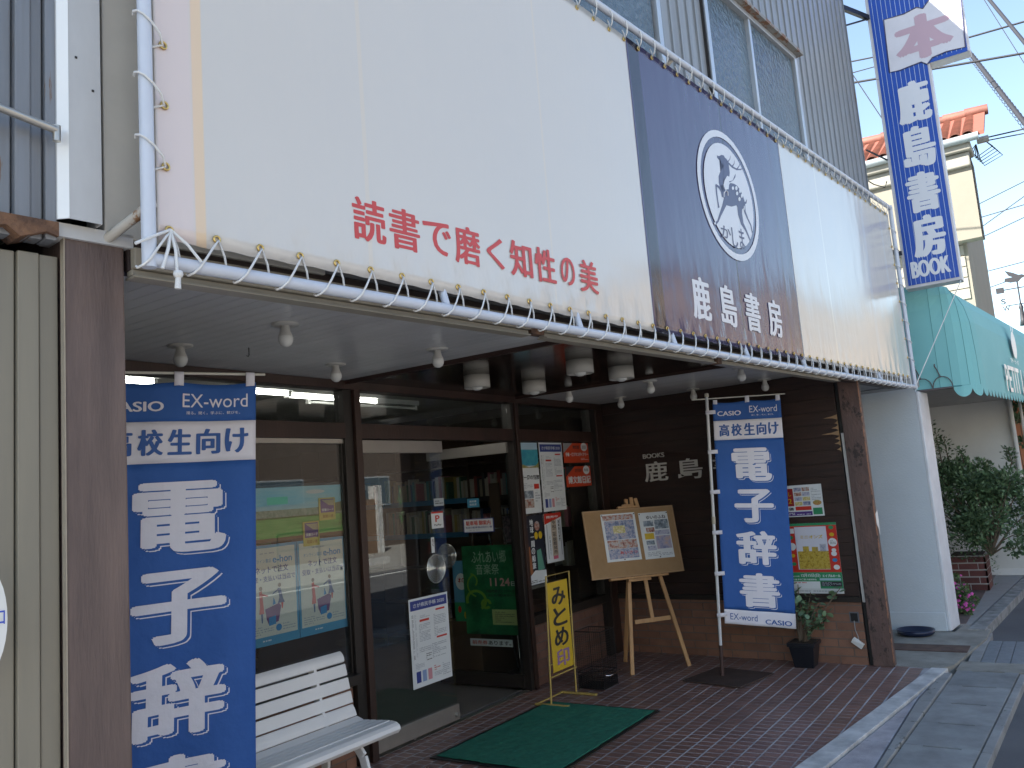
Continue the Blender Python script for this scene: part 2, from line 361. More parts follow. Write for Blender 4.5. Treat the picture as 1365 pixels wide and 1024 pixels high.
# cafe porch floor
CT = mat('cafe_floor_tile', (.16,.125,.115), .5, col2=(.11,.085,.08), nscale=5, island=.12)
cf = MB().prism([(9.22,3.2),(9.22,1.04),(14.5,.64),(14.5,3.2)], -.08, .006).build('cafe_porch_floor', mat('pale_grout',(.33,.32,.31),.9), kind='structure')
for i in range(16):
    for j in range(7):
        x0, y0 = 9.24+i*.3, 3.17-j*.3; yb = 1.05-.076*(x0-9.2)
        if y0-.29 < yb-.15: continue
        MB().box(x0,x0+.288,max(y0-.288,yb+.01),y0,.006,.012).build('floor_tile', CT, cf)
MB().box(-60,80,-40,-6.6,-.08,-.060).build('parking_lot', mat('pale_bounce_concrete',(.32,.305,.28),.9,col2=(.24,.23,.21),nscale=.8,namt=.8,bump=.3), kind='structure')  # pale concrete surface added to bounce sunlight into the porch
MB().box(-40,60,-6.02,-5.88,-.075,-.071).build('road_line', flat('road_paint',(.7,.7,.68),.7), kind='structure')

# tiled porch
GROUT = mat('grout', (.50,.49,.50), .85, col2=(.22,.20,.20), nscale=3, namt=.9)
def inporch(x, y): return y > kl(x)-.05 and y < 3.9 and x < 7.44-.061*(3.92-y)+.02
porch = MB().prism([(1.35,3.92),(1.35,kl(1.35)),(7.3,kl(7.3)),(7.31,1.6),(7.44,3.92)], -.08, -.0009).build('porch_floor', GROUT, kind='structure')
TILE = mat('porch_tile', (.225,.115,.088), .38, col2=(.155,.085,.068), nscale=7, namt=.8, island=.16, bump=.12, bscale=150, rvar=.3)
tiles = []
PX, PY = .0755, .1057
for j in range(-1, 26):
    for i in range(84):
        x0 = 1.36+i*PX+(PX/2 if j%2 else 0); y1 = 3.93-j*PY
        cx, cy = x0+PX/2, y1-PY/2
        if not inporch(cx, cy) or y1 > 3.93: continue
        if cy < kl(cx)+.22 and False: continue
        tiles.append((x0, x0+PX-.011, y1-PY+.011, y1, cx, cy))
def screen(p):
    q = R.transposed()@(V(p)-CAM); return CX+q[0]/q[2]*F, CY+q[1]/q[2]*F
def rank(t):
    x, y = screen((t[4],t[5],0)); vis = -20 < x < 1385 and y < 1040
    if 4.1 < t[4] < 5.56 and 2.6 < t[5] < 3.6: vis = False
    if x < 500: vis = False
    return (0 if vis else 100)+(V((t[4],t[5],0))-CAM).length
tiles.sort(key=rank)
rt = random.Random(3)
tme = MB().box(0,PX-.011,0,PY-.011,-.02,0).mesh('tile', TILE)
for t in tiles[:296]:
    o = link('tile', tme, porch); o.location = (t[0], t[2], rt.uniform(-.0004,.0004))
mb = MB()
for t in tiles[296:]: mb.box(t[0],t[1],t[2],t[3],-.02,rt.uniform(-.0004,.0004))
mb.build('tile_field', TILE, porch, kind='stuff')

# ==================================================================== SHOP BUILDING
shop = thing('bookshop_building', 'bookshop in a grey metal-clad two-storey building, dark recessed porch below', 'building', (4,4,0))
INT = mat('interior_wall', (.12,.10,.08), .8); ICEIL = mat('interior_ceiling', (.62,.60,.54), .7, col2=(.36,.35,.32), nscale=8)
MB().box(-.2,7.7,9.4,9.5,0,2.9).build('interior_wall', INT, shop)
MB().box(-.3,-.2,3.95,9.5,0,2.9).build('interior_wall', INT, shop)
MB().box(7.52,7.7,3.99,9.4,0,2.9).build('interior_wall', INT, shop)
MB().box(-.2,7.52,3.99,9.4,2.53,2.58).build('interior_ceiling', ICEIL, shop)
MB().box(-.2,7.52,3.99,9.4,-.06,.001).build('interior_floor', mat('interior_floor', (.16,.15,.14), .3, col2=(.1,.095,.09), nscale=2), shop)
# ceiling of the porch
BOARD = mat('ceiling_board_paint', (.74,.74,.73), .22, col2=(.66,.66,.65), nscale=3, namt=.7, stretch=(.3,3,1), island=.05)
frontY = lambda x: 1.4-(x-7.3)*math.tan(math.radians(6.41))
nb = 0
for i in range(86):
    x0 = 1.30+i*.072
    if 3.86 < x0 < 5.88 or x0 > 7.4: continue
    MB().box(x0,x0+.0695,frontY(x0)+.06,3.925,2.41,2.43).build('ceiling_board', BOARD, shop)
MB().prism([(1.2,4.0),(1.2,frontY(1.2)+.03),(7.45,frontY(7.45)+.03),(7.45,4.0)],2.44,2.47).build('porch_ceiling_back', BLACKM, shop)
DPAN = mat('dark_lacquered_panel', (.018,.010,.008), .13, namt=.5, nscale=2, stretch=(.4,3,1))
for k in range(5): MB().box(3.905+k*.394,3.905+k*.394+.390,frontY(4.9)+.2 if k>2 else 1.85,3.92,2.405,2.43).build('dark_ceiling_panel', DPAN, shop)
MB().box(3.875,3.903,1.75,3.92,2.385,2.43).build('ceiling_trim', DWOOD, shop); MB().box(5.876,5.904,1.6,3.92,2.385,2.43).build('ceiling_trim', DWOOD, shop)
# shop front frame: header, transom bar, mullions, sills
def fr(name, x0,x1,z0,z1,o0=-.05,o1=.05,m=DWOOD): return MB().pb(A,x0,x1,z0,z1,o0,o1).build(name, m, shop, bevel=.003)
fr('header', 1.3,7.44,2.352,2.409,-.06,.055)
fr('transom_bar', 1.3,3.865,2.03,2.13); fr('transom_bar', 4.004,5.808,2.03,2.13); fr('transom_bar', 5.902,7.19,2.03,2.13)
fr('mullion', 3.867,3.945,.0,2.352,-.05,.035,DMETAL); fr('mullion', 3.947,4.002,0,2.352,-.055,.06)
fr('mullion', 5.81,5.852,0,2.352,-.055,.04,DMETAL); fr('mullion', 5.854,5.90,0,2.352,-.05,.058)
fr('corner_post', 7.192,7.30,.0,2.352,-.05,.04,DMETAL); fr('corner_post', 7.302,7.436,0,2.352,-.05,.055)
fr('window_sill', 1.3,3.865,.50,.56,-.05,.08,DMETAL); fr('window_sill', 5.902,7.19,.50,.575,-.05,.06,DMETAL)
fr('window_frame', 3.853,3.866,.56,2.0,-.012,.012,DMETAL)
MB().pb(A,1.3,3.865,2.0,2.028,-.02,.02).build('window_frame', METAL, shop)
def pane(x0,x1,z0,z1,P=A,o=0,par=shop,name='window_pane',m=GLASS): return MB().pb(P,x0,x1,z0,z1,o-.003,o+.003).build(name, m, par)
pane(1.3,3.86,2.131,2.351); pane(4.003,5.809,2.131,2.351); pane(5.901,7.19,2.131,2.351)
pane(1.3,3.852,.561,1.999); pane(5.901,7.19,.576,2.029)
# brick skirting under both windows and along the side wall
BRK = mat('brown_brick_tile', (.21,.11,.08), .6, col2=(.15,.08,.06), nscale=9, namt=.7, island=.15, bump=.25, bscale=120)
BRKL = mat('orange_brick_tile', (.25,.125,.08), .6, col2=(.18,.09,.06), nscale=9, namt=.7, island=.13, bump=.25, bscale=120)
def bricks(P, u0,u1,v0,v1,off,m,par,bw=.235,bh=.068,g=.008,back=None,depth=.02):
    MB().pb(P,u0,u1,v0,v1,off-.05,off-.004).build('mortar_backing', back or mat('mortar',(.16,.135,.12),.9), par)
    j = 0; v = v0
    while v < v1-.01:
        u = u0-(bw/2 if j%2 else 0)
        while u < u1-.005:
            a, b = max(u,u0), min(u+bw-g,u1)
            if b-a > .015: MB().pb(P,a,b,v,min(v+bh-g,v1),off-depth,off+random.uniform(0,.0015)).build('brick', m, par)
            u += bw
        v += bh; j += 1
bricks(A,2.6,3.86,.0,.50,.0,BRKL,shop); bricks(A,5.905,7.19,0,.50,.0,BRK,shop)
MB().pb(A,1.3,2.6,0,.5,-.05,0).build('skirting_wall', BRKL, shop)
# side wall: dark planks above, brick below
MB().pb(W,0,2.33,0,2.42,-.12,-.016).build('side_wall', DMETAL, shop)
PLANK = mat('dark_brown_plank', (.042,.021,.016), .5, col2=(.022,.013,.011), nscale=3, namt=.9, stretch=(1,1,9), bump=.25, bscale=40, island=.12)
for k in range(17):
    z0 = .545+k*.1095; MB().pb(W,.002,2.33,z0,z0+.106,-.015,0).build('plank', PLANK, shop)
RAWW = mat('torn_raw_wood', (.38,.24,.13), .9, nscale=20)
mb = MB()
for zc, lnn in ((2.02,.12),(1.93,.06),(1.885,.15),(1.80,.05),(1.75,.035),(1.97,.03),(1.84,.04)):
    mb.fan(W,[(2.33,zc-.025),(2.33,zc+.02),(2.33-lnn*.4,zc+.006),(2.33-lnn,zc-.003),(2.33-lnn*.35,zc-.010)],.002)
mb.build('torn_wood', RAWW, shop)
bricks(W,.0,2.33,0,.497,.0,BRKL,shop)
MB().pb(W,0,2.335,.499,.543,-.01,.022).build('side_wall_rail', DMETAL, shop)
MB().pb(W,2.340,2.372,0,2.40,-.10,.0).build('shutter_guide', BLACKM, shop)
MB().pb(W,2.345,2.375,.50,1.88,.002,.018).build('conduit_cover', mat('grey_pvc',(.45,.44,.42),.5), shop, bevel=.004)
# left side of the porch
MB().box(1.16,1.3,2.25,3.98,0,2.41).build('side_wall', DWOOD, shop)
# posts at both ends of the porch
PILM = mat('faded_brown_steel', (.14,.097,.084), .55, col2=(.072,.05,.046), nscale=2.2, namt=1, stretch=(5,5,.7), patch=(.28,.24,.21), pscale=14, pth=.71, bump=.25, bscale=30)
PILR = mat('peeling_brown_steel', (.13,.075,.062), .6, col2=(.075,.048,.043), nscale=4, namt=1, stretch=(2,2,.8), patch=(.035,.022,.02), pscale=10, pth=.56, pstretch=(1.3,1.3,.8), bump=.5, bscale=25)
lp = S
pl_ = MB().pb(S,-6.225,-6.070,0,2.36,-.15,.0).build('porch_post', PILM, shop, bevel=.006)
PALE = mat('bare_edge', (.36,.31,.24), .7, nscale=30)
MB().pb(S,-6.2285,-6.2255,0,2.36,-.02,.002).build('post_edge', PALE, shop)
pr = MB().box(7.272,7.292,1.402,1.556,0,2.35).box(7.292,7.385,1.402,1.416,0,2.35).box(7.292,7.385,1.54,1.556,0,2.35).box(7.372,7.386,1.416,1.54,0,2.35)
pr.build('porch_post', PILR, shop, bevel=.003)
MB().pb(S,-.028,-.006,0,2.35,.0005,.004).build('post_edge', mat('orange_rust',(.30,.14,.08),.8,patch=(.07,.04,.03),pscale=14,pth=.5), shop)
mb = MB(); mb.fan(S,[(-.004,1.20),(.055,1.235),(.06,1.16),(.05,1.02),(.03,1.08),(-.003,1.12)],.0045); mb.build('peeled_patch', WHITE, shop)
# wall cladding left of the porch
TAN = mat('tan_steel_siding', (.215,.195,.15), .45, col2=(.165,.15,.12), nscale=2, namt=.8, stretch=(6,6,.5), patch=(.6,.58,.5), pscale=60, pth=.80)
for a, b, o in ((-7.6,-6.46,0),(-6.457,-6.333,0),(-6.330,-6.280,.012),(-6.277,-6.232,.004)):
    MB().pb(S,a,b,0,2.30,-.08,-.03+o).build('siding_panel', TAN, shop, bevel=.003)
GREYS = mat('grey_steel_siding', (.22,.235,.26), .42, col2=(.16,.165,.175), nscale=2.4, namt=.9, stretch=(7,7,.35), patch=(.17,.10,.055), pscale=5, pth=.61, pstretch=(6,6,.5), metal=.15)
GREYW = mat('pale_steel_siding', (.31,.325,.345), .42, col2=(.22,.225,.235), nscale=2.0, namt=.8, stretch=(7,7,.35), patch=(.13,.10,.08), pscale=6, pth=.72, pstretch=(6,6,.25), metal=.15, bump=.1, bscale=6)
u = -7.6; k = 0
for a, b, o in ((-7.6,-6.52,.0),(-6.517,-6.43,.02),(-6.427,-6.352,0),(-6.349,-6.312,.018),(-6.309,-6.280,.004),(-6.277,-6.249,.016)):
    MB().pb(S,a,b,2.33,7.04,-.05,.0+o).build('siding_panel', GREYS, shop, bevel=.004)
RUST = mat('flaking_rust', (.21,.11,.06), .9, col2=(.05,.03,.025), nscale=14, namt=1, bump=.8, bscale=60)
mb = MB(); rr = random.Random(5); pts = [(-6.52+.03*i, 2.335+rr.uniform(-.014,.012)) for i in range(10)]
for i in range(9): mb.hexa([S(pts[i][0],pts[i][1],.03),S(pts[i+1][0],pts[i+1][1],.03),S(pts[i+1][0],pts[i+1][1],-.06),S(pts[i][0],pts[i][1],-.06),S(pts[i][0],2.375,.03),S(pts[i+1][0],2.375,.03),S(pts[i+1][0],2.375,-.06),S(pts[i][0],2.375,-.06)])
mb.build('rusted_edge', RUST, shop)
WFL = mat('white_steel_flashing', (.52,.525,.53), .38, col2=(.43,.43,.43), nscale=2.5, namt=.8, stretch=(2,2,.7), patch=(.2,.18,.16), pscale=30, pth=.78, bump=.15, bscale=5)
# corner flashing: a folded strip whose left face looks along the street
FA, FB, FC = S.uv(74,150,.02)[0], S.uv(91,150,.045)[0], S.uv(134,150,.045)[0]
MB().hexa([S(FA+.0022,2.386,.0225),S(FB,2.386,.0475),S(FB,2.386,.046),S(FA+.0022,2.386,.021),S(FA+.0022,6.79,.0225),S(FB,6.79,.0475),S(FB,6.79,.046),S(FA+.0022,6.79,.021)]).build('lit_fold_face', flat('lit_flashing_white',(.85,.86,.85),.2), shop)  # thin sheet over the fold; sky glare is painted in as a whiter colour
mb = MB()
for (a,oa),(b,ob) in (((FA,-.06),(FA+.002,.02)),((FA+.002,.02),(FB,.045)),((FB,.045),(FC,.045)),((FC,.045),(FC+.001,-.05))):
    mb.add([S(a,2.385,oa),S(b,2.385,ob),S(b,7.04,ob),S(a,7.04,oa)],[(0,1,2,3)])
mb.build('corner_flashing', WFL, shop, solid=.002)
mb = MB(); 
for k in range(14):
    for uu in (FB+.02,FC-.02): mb.pb(S,uu-.003,uu+.003,2.75+k*.30+(.08 if uu<FB+.03 else 0),2.756+k*.30+(.08 if uu<FB+.03 else 0),.045,.048)
mb.build('rivets', DMETAL, shop, kind='stuff')
MB().pb(S,FC+.002,FC+.02,2.36,7.04,-.06,-.03).build('dark_gap', BLACKM, shop)
MB().pb(S,-6.250,-6.05,2.345,2.382,-.1,.012).build('soffit_flashing', WFL, shop)
MB().pb(S,FC+.022,-5.4,2.37,4.3,-.05,.012).build('siding_panel', mat('beige_steel_siding',(.56,.53,.47),.45,nscale=3), shop, bevel=.004)
# fascia carrying the tarpaulin
MB().pb(S,-6.06,1.08,2.285,2.375,-.06,.0).build('fascia_beam', mat('fascia_brown',(.045,.03,.027),.6), shop)
MB().pb(S,-5.4,1.1,2.38,3.9,-.05,.0).build('fascia_wall', mat('fascia_grey',(.2,.2,.2),.6), shop)
MB().pb(S,1.05,1.10,2.29,3.9,-1.2,.0).build('fascia_end', GREYS, shop)
MB().pb(S,.10,1.5,2.30,2.37,-1.0,.10).build('fascia_soffit', mat('soffit_grey',(.28,.285,.29),.6), shop)
SHUT = mat('beige_shutter_rail', (.30,.27,.215), .45, patch=(.12,.07,.04), pscale=9, pth=.7, nscale=5)
for a, b in ((-6.055,-4.335),(-4.225,-2.60),(-2.53,-.49)):
    mb = MB().pb(S,a,b,2.288,2.345,.003,.03).pb(S,a,b,2.270,2.287,-.02,.012).pb(S,a,b,2.262,2.269,-.03,.026)
    mb.build('shutter_rail', SHUT, shop, bevel=.002)
MB().pb(S,-4.325,-4.235,2.275,2.31,-.02,.02).build('shutter_hook', RUST, shop); MB().pb(S,-2.59,-2.54,2.26,2.31,-.02,.03).build('shutter_hook', RUST, shop)
q = Pl(S(0,0,.0305), S.d)
mb = MB().pb(S,-5.15,-4.99,2.30,2.335,.0302,.032); mb.build('maker_plate', BLACKM, shop)
mb = MB(); letter(mb,S,'スピンヤッター',-5.14,-5.0,2.307,2.329,.0328,.01); mb.build('lettering', GREYINK, shop)
# upper storey siding, left of, between and right of the windows
for a, b in ((-5.4,-4.72),(-2.80,-2.205),(-.53,1.05)):
    n = max(1, round((b-a)/.128)); wd = (b-a)/n
    for i in range(n):
        u0 = a+i*wd; mb = MB().pb(S,u0,u0+wd-.004,3.9,7.04,-.05,0); mb.pb(S,u0+.006,u0+.022,3.9,6.8,0,.012); mb.build('siding_panel', GREYW, shop, bevel=.002)
for a, b in ((-4.72,-2.80),(-2.205,-.53)):
    n = round((b-a)/.128); wd = (b-a)/n
    for i in range(n):
        u0 = a+i*wd; mb = MB().pb(S,u0,u0+wd-.004,4.97,7.04,-.05,0); mb.pb(S,u0+.006,u0+.022,4.97,6.8,0,.012); mb.build('siding_panel', GREYW, shop, bevel=.002)
MB().pb(S,1.05,1.058,3.9,7.04,-6,.012).build('end_wall', GREYS, shop)
MB().pb(S,-7.6,1.10,7.04,7.1,-8,.03).build('roof_slab', DMETAL, shop)
MB().pb(S,-5.4,1.04,3.9,7.04,-.12,-.06).build('wall_backing', DMETAL, shop)
mb=MB().pb(S,-7.6,-7.5,0,7.04,-8,-.05); mb.build('end_wall', GREYS, shop)
MB().pb(S,-7.5,1.04,2.95,3.0,-7,-1).build('upper_floor', DMETAL, shop)
OBS = mat('pebbled_window_glass', (.07,.10,.125), .06, spec=.9, namt=.6, nscale=5, bump=.55, bscale=26, bdist=.03)
ALU = mat('silver_window_frame', (.55,.57,.6), .35, metal=.6, namt=.3)
def upwin(u0,u1,mids,z0=3.85,z1=4.955):
    f = MB().pb(S,u0,u0+.045,z0,z1,-.05,.03).pb(S,u1-.045,u1,z0,z1,-.05,.03).pb(S,u0,u1,z1-.04,z1,-.05,.03).pb(S,u0,u1,z0,z0+.04,-.05,.03)
    f.build('window_frame', ALU, shop, bevel=.003)
    MB().pb(S,u0-.03,u1+.04,z1+.002,z1+.03,-.04,.075).build('window_hood', mat('rusty_hood',(.28,.27,.25),.6,patch=(.20,.09,.04),pscale=10,pth=.52), shop)
    MB().pb(S,u0-.014,u0-.002,z0,z1,-.04,.02).build('window_jamb', DMETAL, shop)
    e = [u0+.045]+mids+[u1-.045]
    for i in range(len(e)-1):
        w_ = MB().pb(S,e[i]+(.012 if i else 0),e[i+1]-.022,z0+.04,z1-.04,-.02,-.01+.012*i).build('window_pane', OBS, shop)
    for m_ in mids: MB().pb(S,m_-.022,m_+.012,z0+.04,z1-.04,-.03,.022).build('window_stile', ALU, shop, bevel=.003)
upwin(-2.20,-.55,[-1.44]); upwin(-4.70,-2.83,[-3.8])

# glass doors -------------------------------------------------------------
def round_handle(P, u, v, off, par):
    m = mat('clear_acrylic', (.6,.62,.6), .08, spec=1, metal=.75, namt=.2)
    h = MB()
    for rr_, tt in ((.098,.007),(.082,.005),(.066,.005),(.05,.005),(.034,.004),(.018,.004)):
        h.tube([P(u+rr_*math.cos(t*.2618), v+rr_*math.sin(t*.2618), off+.012) for t in range(24)], tt, 6, closed=True)
    h.tube([P(u,v,off-.005), P(u,v,off+.02)], .009, 10)
    return h.build('door_handle', m, par)
door = thing('glass_door', 'closed glass door leaf with a round handle, left leaf of the shop entrance', 'door', (4.44,3.92,0))
g1 = MB().pb(A,4.008,4.885,.13,1.935,-.004,.004).build('glass', GLASS, door)
MB().pb(A,4.006,4.887,1.936,2.024,-.018,.018).build('top_rail', mat('satin_steel',(.42,.40,.37),.4,metal=.8,namt=.3), door, bevel=.002)
br = MB().pb(A,4.006,4.887,.022,.129,-.018,.018).build('bottom_rail', METAL, door, bevel=.002)
mb = MB(); p = A(4.85,.06,.018); mb.tube([p, p+V((0,-.02,0))], .018, 12); mb.build('lock_cylinder', METAL, br)
MB().pb(A,4.38,4.40,.014,.021,-.005,.02).build('rail_clip', METAL, br)
gm = MB(); round_handle(A, 4.718, 1.103, .012, door)
L2 = Pl((5.80,3.92,0), (0,-1,0))                       # open leaf, seen from the -X side; u = -(Y-3.92)
door2 = thing('glass_door', 'open glass door leaf swung inward, right leaf of the shop entrance', 'door', (5.8,4.4,0))
MB().pb(L2,-.885,-.02,.13,1.935,-.004,.004).build('glass', GLASS, door2)
MB().pb(L2,-.887,-.018,1.936,2.024,-.018,.018).build('top_rail', MC['satin_steel'], door2)
MB().pb(L2,-.887,-.018,.022,.129,-.018,.018).build('bottom_rail', DMETAL, door2)
round_handle(L2, -.72, 1.10, .012, door2)
MB().box(4.0,5.81,3.90,3.95,-.004,.0025).build('threshold', METAL, shop)

# ==================================================================== INTERIOR
WOODS = mat('bookcase_wood', (.09,.055,.035), .5, nscale=4)
case = thing('bookcase', 'dark bookcase full of books on the far inner wall behind the doors', 'bookcase', (7.3,6.3,0))
MB().box(7.49,7.515,4.15,9.2,0,2.3).build('back_panel', WOODS, case)
for z in (.1,.45,.82,1.2,1.56,1.93): MB().box(7.18,7.485,4.15,9.2,z,z+.025).build('shelf', WOODS, case)
for y in (4.15,5.4,6.7,8.0,9.17): MB().box(7.18,7.485,y,y+.025,0,2.3).build('side_panel', WOODS, case)
GL_ = flat('green_shelf_label', (.05,.30,.10)); BL_ = flat('blue_shelf_label', (.05,.20,.38))
for k,(y0,y1) in enumerate(((4.2,5.35),(5.45,6.65),(6.75,7.95),(8.05,9.1))):
    for z in (1.2,1.56): MB().box(7.172,7.178,y0,y1,z-.03,z+.025).build('shelf_label', GL_ if (k==3) else BL_ if k in (1,2) else DMETAL, case)
bcol = [flat('book_%s'%n, c, .4) for n, c in dict(white=(.48,.46,.42),cream=(.38,.34,.26),blue=(.07,.12,.25),red=(.25,.06,.05),green=(.07,.16,.11),yellow=(.34,.28,.10),black=(.04,.04,.045),grey=(.3,.3,.31),teal=(.06,.26,.28),pink=(.5,.2,.24)).items()]
ub = []
for m in bcol:
    ub.append(MB().box(-.5,.5,-.5,.5,0,1).mesh('book', m))
rb = random.Random(11)
for z, lo, hi, n0 in ((1.585,4.22,6.6,0),(1.225,4.22,6.6,0),(1.585,6.75,9.1,0),(.845,4.22,5.35,0)):
    y = lo
    while y < hi:
        t = rb.uniform(.018,.045)
        if rb.random() < .06: y += rb.uniform(.03,.1); continue
        o = bpy.data.objects.new('book', rb.choice(ub[:2]*3+ub)); COL.objects.link(o)
        o.scale = (.16,t*.94,rb.uniform(.17,.26)); o.location = (7.27,y+t/2,z)
        tag(o,'upright book on the dark bookcase seen through the entrance glass','book','books standing on the bookcase'); y += t
        if len([1]) and y > hi: break
# magazine display behind the right window
disp = thing('magazine_rack', 'dim magazine rack behind the right window, beside the dark poster', 'rack', (6.8,4.5,0))
MB().box(6.0,7.1,4.5,4.9,0,.5).build('cabinet', WOODS, disp)
MB().box(6.05,7.12,4.30,4.7,.70,.725).build('shelf', mat('pale_shelf',(.35,.33,.3),.5), disp)
for k,(x,z) in enumerate(((6.62,1.42),(6.83,1.42),(7.03,1.42),(6.62,1.16),(6.83,1.16),(7.03,1.16),(6.62,.9),(6.83,.9),(7.03,.9),(6.40,.9),(6.40,1.16))):
    o = MB().box(x-.09,x+.09,4.40,4.412,z,z+.23).build('magazine', photo('magazine_print_%d'%(k%4), [(.3,.08,.12),(.35,.3,.32),(.06,.05,.08),(.4,.2,.25)], 22, k), None)
    tag(o, 'magazine standing face-out in the dim rack behind the right window','magazine','magazines in the rack')
for z in (.885,1.145,1.405): MB().box(6.3,7.13,4.39,4.45,z-.01,z).build('ledge', WOODS, disp)
MB().box(6.28,6.30,4.39,4.5,.5,1.7).box(7.13,7.15,4.39,4.5,.5,1.7).build('upright', WOODS, disp)
# counter with clutter behind the left window
ctr = thing('shop_counter', 'dark shop counter behind the left window above the landscape photo', 'counter', (3.6,6.5,0))
MB().box(3.0,6.4,6.2,6.8,0,1.05).build('body', WOODS, ctr); MB().box(2.95,6.45,6.15,6.85,1.05,1.09).build('top', mat('counter_top',(.3,.27,.22),.4), ctr)
for k,(x,wd,h,m) in enumerate(((4.3,.3,.28,'grey'),(4.8,.12,.34,'white'),(5.1,.22,.2,'cream'),(5.5,.34,.25,'black'),(3.9,.2,.22,'blue'))):
    tag(MB().box(x,x+wd,6.3,6.6,1.092,1.092+h).box(x+.02,x+wd-.02,6.29,6.3,1.12,1.092+h*.8).build('carton', MC['book_'+m], bevel=.01), '%s carton standing on the counter behind the left window'%m,'carton')
tube_m = mat('lit_fluorescent_tube', (1,.97,.9), .4, emit=5.5)
def fluor(x0,x1,y,z,label,cx=0):
    t = thing('fluorescent_light', label, 'ceiling light', ((x0+x1)/2,y,z))
    MB().box(x0-.03,x1+.03,y-.04,y+.04,z+.025,z+.068).build('fitting', WHITE, t)
    mb = MB().tube([(x0,y,z),(x1,y,z)],.0125,10); mb.build('tube', WHITE if cx else tube_m, t)
    MB().box(x0-.03,x0-.002,y-.015,y+.015,z-.018,z+.03).build('socket', WHITE, t); MB().box(x1+.002,x1+.03,y-.015,y+.015,z-.018,z+.03).build('socket', WHITE, t)
for (xa,ya,xb,yb),l in (((120,505,205,510),'lit fluorescent tube seen left of the near banner top'),((336,521,378,526.5),'lit fluorescent tube seen just right of the near banner top'),((386,527.5,499,536),'lit fluorescent tube ending beside the door mullion')):
    a_, b_ = atZ(xa,ya,2.46), atZ(xb,yb,2.46); fluor(a_.x,b_.x,(a_.y+b_.y)/2,2.46,l)
o = fluor(4.7,6.0,5.1,2.46,'unlit fluorescent fitting behind the transom above the doors',1)

# ==================================================================== TARPAULIN SIGN
tarp = thing('tarpaulin_sign', 'long cream and navy tarpaulin sign laced to a pipe frame above the porch', 'shop sign', S(-2.5,2.25,.15))
def tarpmat(name, col, bands, rough=.16, waves=.12, coat=.35):
    m = bpy.data.materials.new(name); m.use_nodes = True; N = m.node_tree.nodes; L = m.node_tree.links; b = N['Principled BSDF']
    b.inputs['Roughness'].default_value = rough; b.inputs['Specular IOR Level'].default_value = .6
    b.inputs['Coat Weight'].default_value = coat; b.inputs['Coat Roughness'].default_value = .12
    tc = N.new('ShaderNodeTexCoord'); sp = N.new('ShaderNodeSeparateXYZ'); L.new(tc.outputs['Object'], sp.inputs[0])
    nz = N.new('ShaderNodeTexNoise'); nz.inputs['Scale'].default_value = 1.2; nz.inputs['Detail'].default_value = 4; L.new(tc.outputs['Object'], nz.inputs[0])
    mx = N.new('ShaderNodeMixRGB'); mx.inputs[1].default_value = (*col,1); mx.inputs[2].default_value = (*[c*.93 for c in col],1); L.new(nz.outputs[0], mx.inputs[0]); out = mx.outputs[0]
    for x, wd, c, a in bands:                         # faded seams, in metres along the sheet
        s1 = N.new('ShaderNodeMath'); s1.operation = 'SUBTRACT'; L.new(sp.outputs[0], s1.inputs[0]); s1.inputs[1].default_value = x
        s2 = N.new('ShaderNodeMath'); s2.operation = 'ABSOLUTE'; L.new(s1.outputs[0], s2.inputs[0])
        s3 = N.new('ShaderNodeMapRange'); s3.inputs[1].default_value = wd; s3.inputs[2].default_value = wd*.75; s3.inputs[3].default_value = 0; s3.inputs[4].default_value = a; L.new(s2.outputs[0], s3.inputs[0])
        q = N.new('ShaderNodeMixRGB'); L.new(s3.outputs[0], q.inputs[0]); L.new(out, q.inputs[1]); q.inputs[2].default_value = (*c,1); out = q.outputs[0]
    L.new(out, b.inputs['Base Color'])
    mp = N.new('ShaderNodeMapping'); mp.inputs['Scale'].default_value = (2.2,2.2,.55); L.new(tc.outputs['Object'], mp.inputs[0])
    n2 = N.new('ShaderNodeTexNoise'); n2.inputs['Scale'].default_value = 3; n2.inputs['Detail'].default_value = 3; L.new(mp.outputs[0], n2.inputs[0])
    bp = N.new('ShaderNodeBump'); bp.inputs['Strength'].default_value = waves; bp.inputs['Distance'].default_value = .04; L.new(n2.outputs[0], bp.inputs['Height'])
    # puckers that fan out of the eyelets along the lower hem
    mk = N.new('ShaderNodeMapRange'); mk.inputs[1].default_value = 2.62; mk.inputs[2].default_value = 2.36; L.new(sp.outputs[2], mk.inputs[0])
    m3 = N.new('ShaderNodeMapping'); m3.inputs['Scale'].default_value = (1,1,.45); m3.inputs['Rotation'].default_value = (0,.5,0); L.new(tc.outputs['Object'], m3.inputs[0])
    n4 = N.new('ShaderNodeTexNoise'); n4.inputs['Scale'].default_value = 17; n4.inputs['Detail'].default_value = 2; L.new(m3.outputs[0], n4.inputs[0])
    mm = N.new('ShaderNodeMath'); mm.operation = 'MULTIPLY'; L.new(mk.outputs[0], mm.inputs[0]); L.new(n4.outputs[0], mm.inputs[1])
    b2 = N.new('ShaderNodeBump'); b2.inputs['Strength'].default_value = .32; b2.inputs['Distance'].default_value = .02; L.new(mm.outputs[0], b2.inputs['Height']); L.new(bp.outputs[0], b2.inputs['Normal']); L.new(b2.outputs[0], b.inputs['Normal'])
    return m
UX = lambda u: S(u,0,.15).x                            # seam positions as world X
TB, TT = 2.338, 3.915
T_CREAM = tarpmat('cream_tarpaulin', (.63,.60,.56), [(UX(-5.995),.06,(.70,.58,.55),.75),(UX(-5.925),.018,(.78,.56,.34),.75),(UX(-5.32),.010,(.74,.62,.46),.3),(UX(-4.30),.007,(.74,.62,.46),.3)])
T_CREAM2 = tarpmat('cream_tarpaulin_far', (.63,.61,.565), [(UX(-.85),.012,(.78,.76,.66),.6),(UX(.2),.04,(.62,.66,.68),.5),(UX(.75),.03,(.62,.66,.68),.5)])
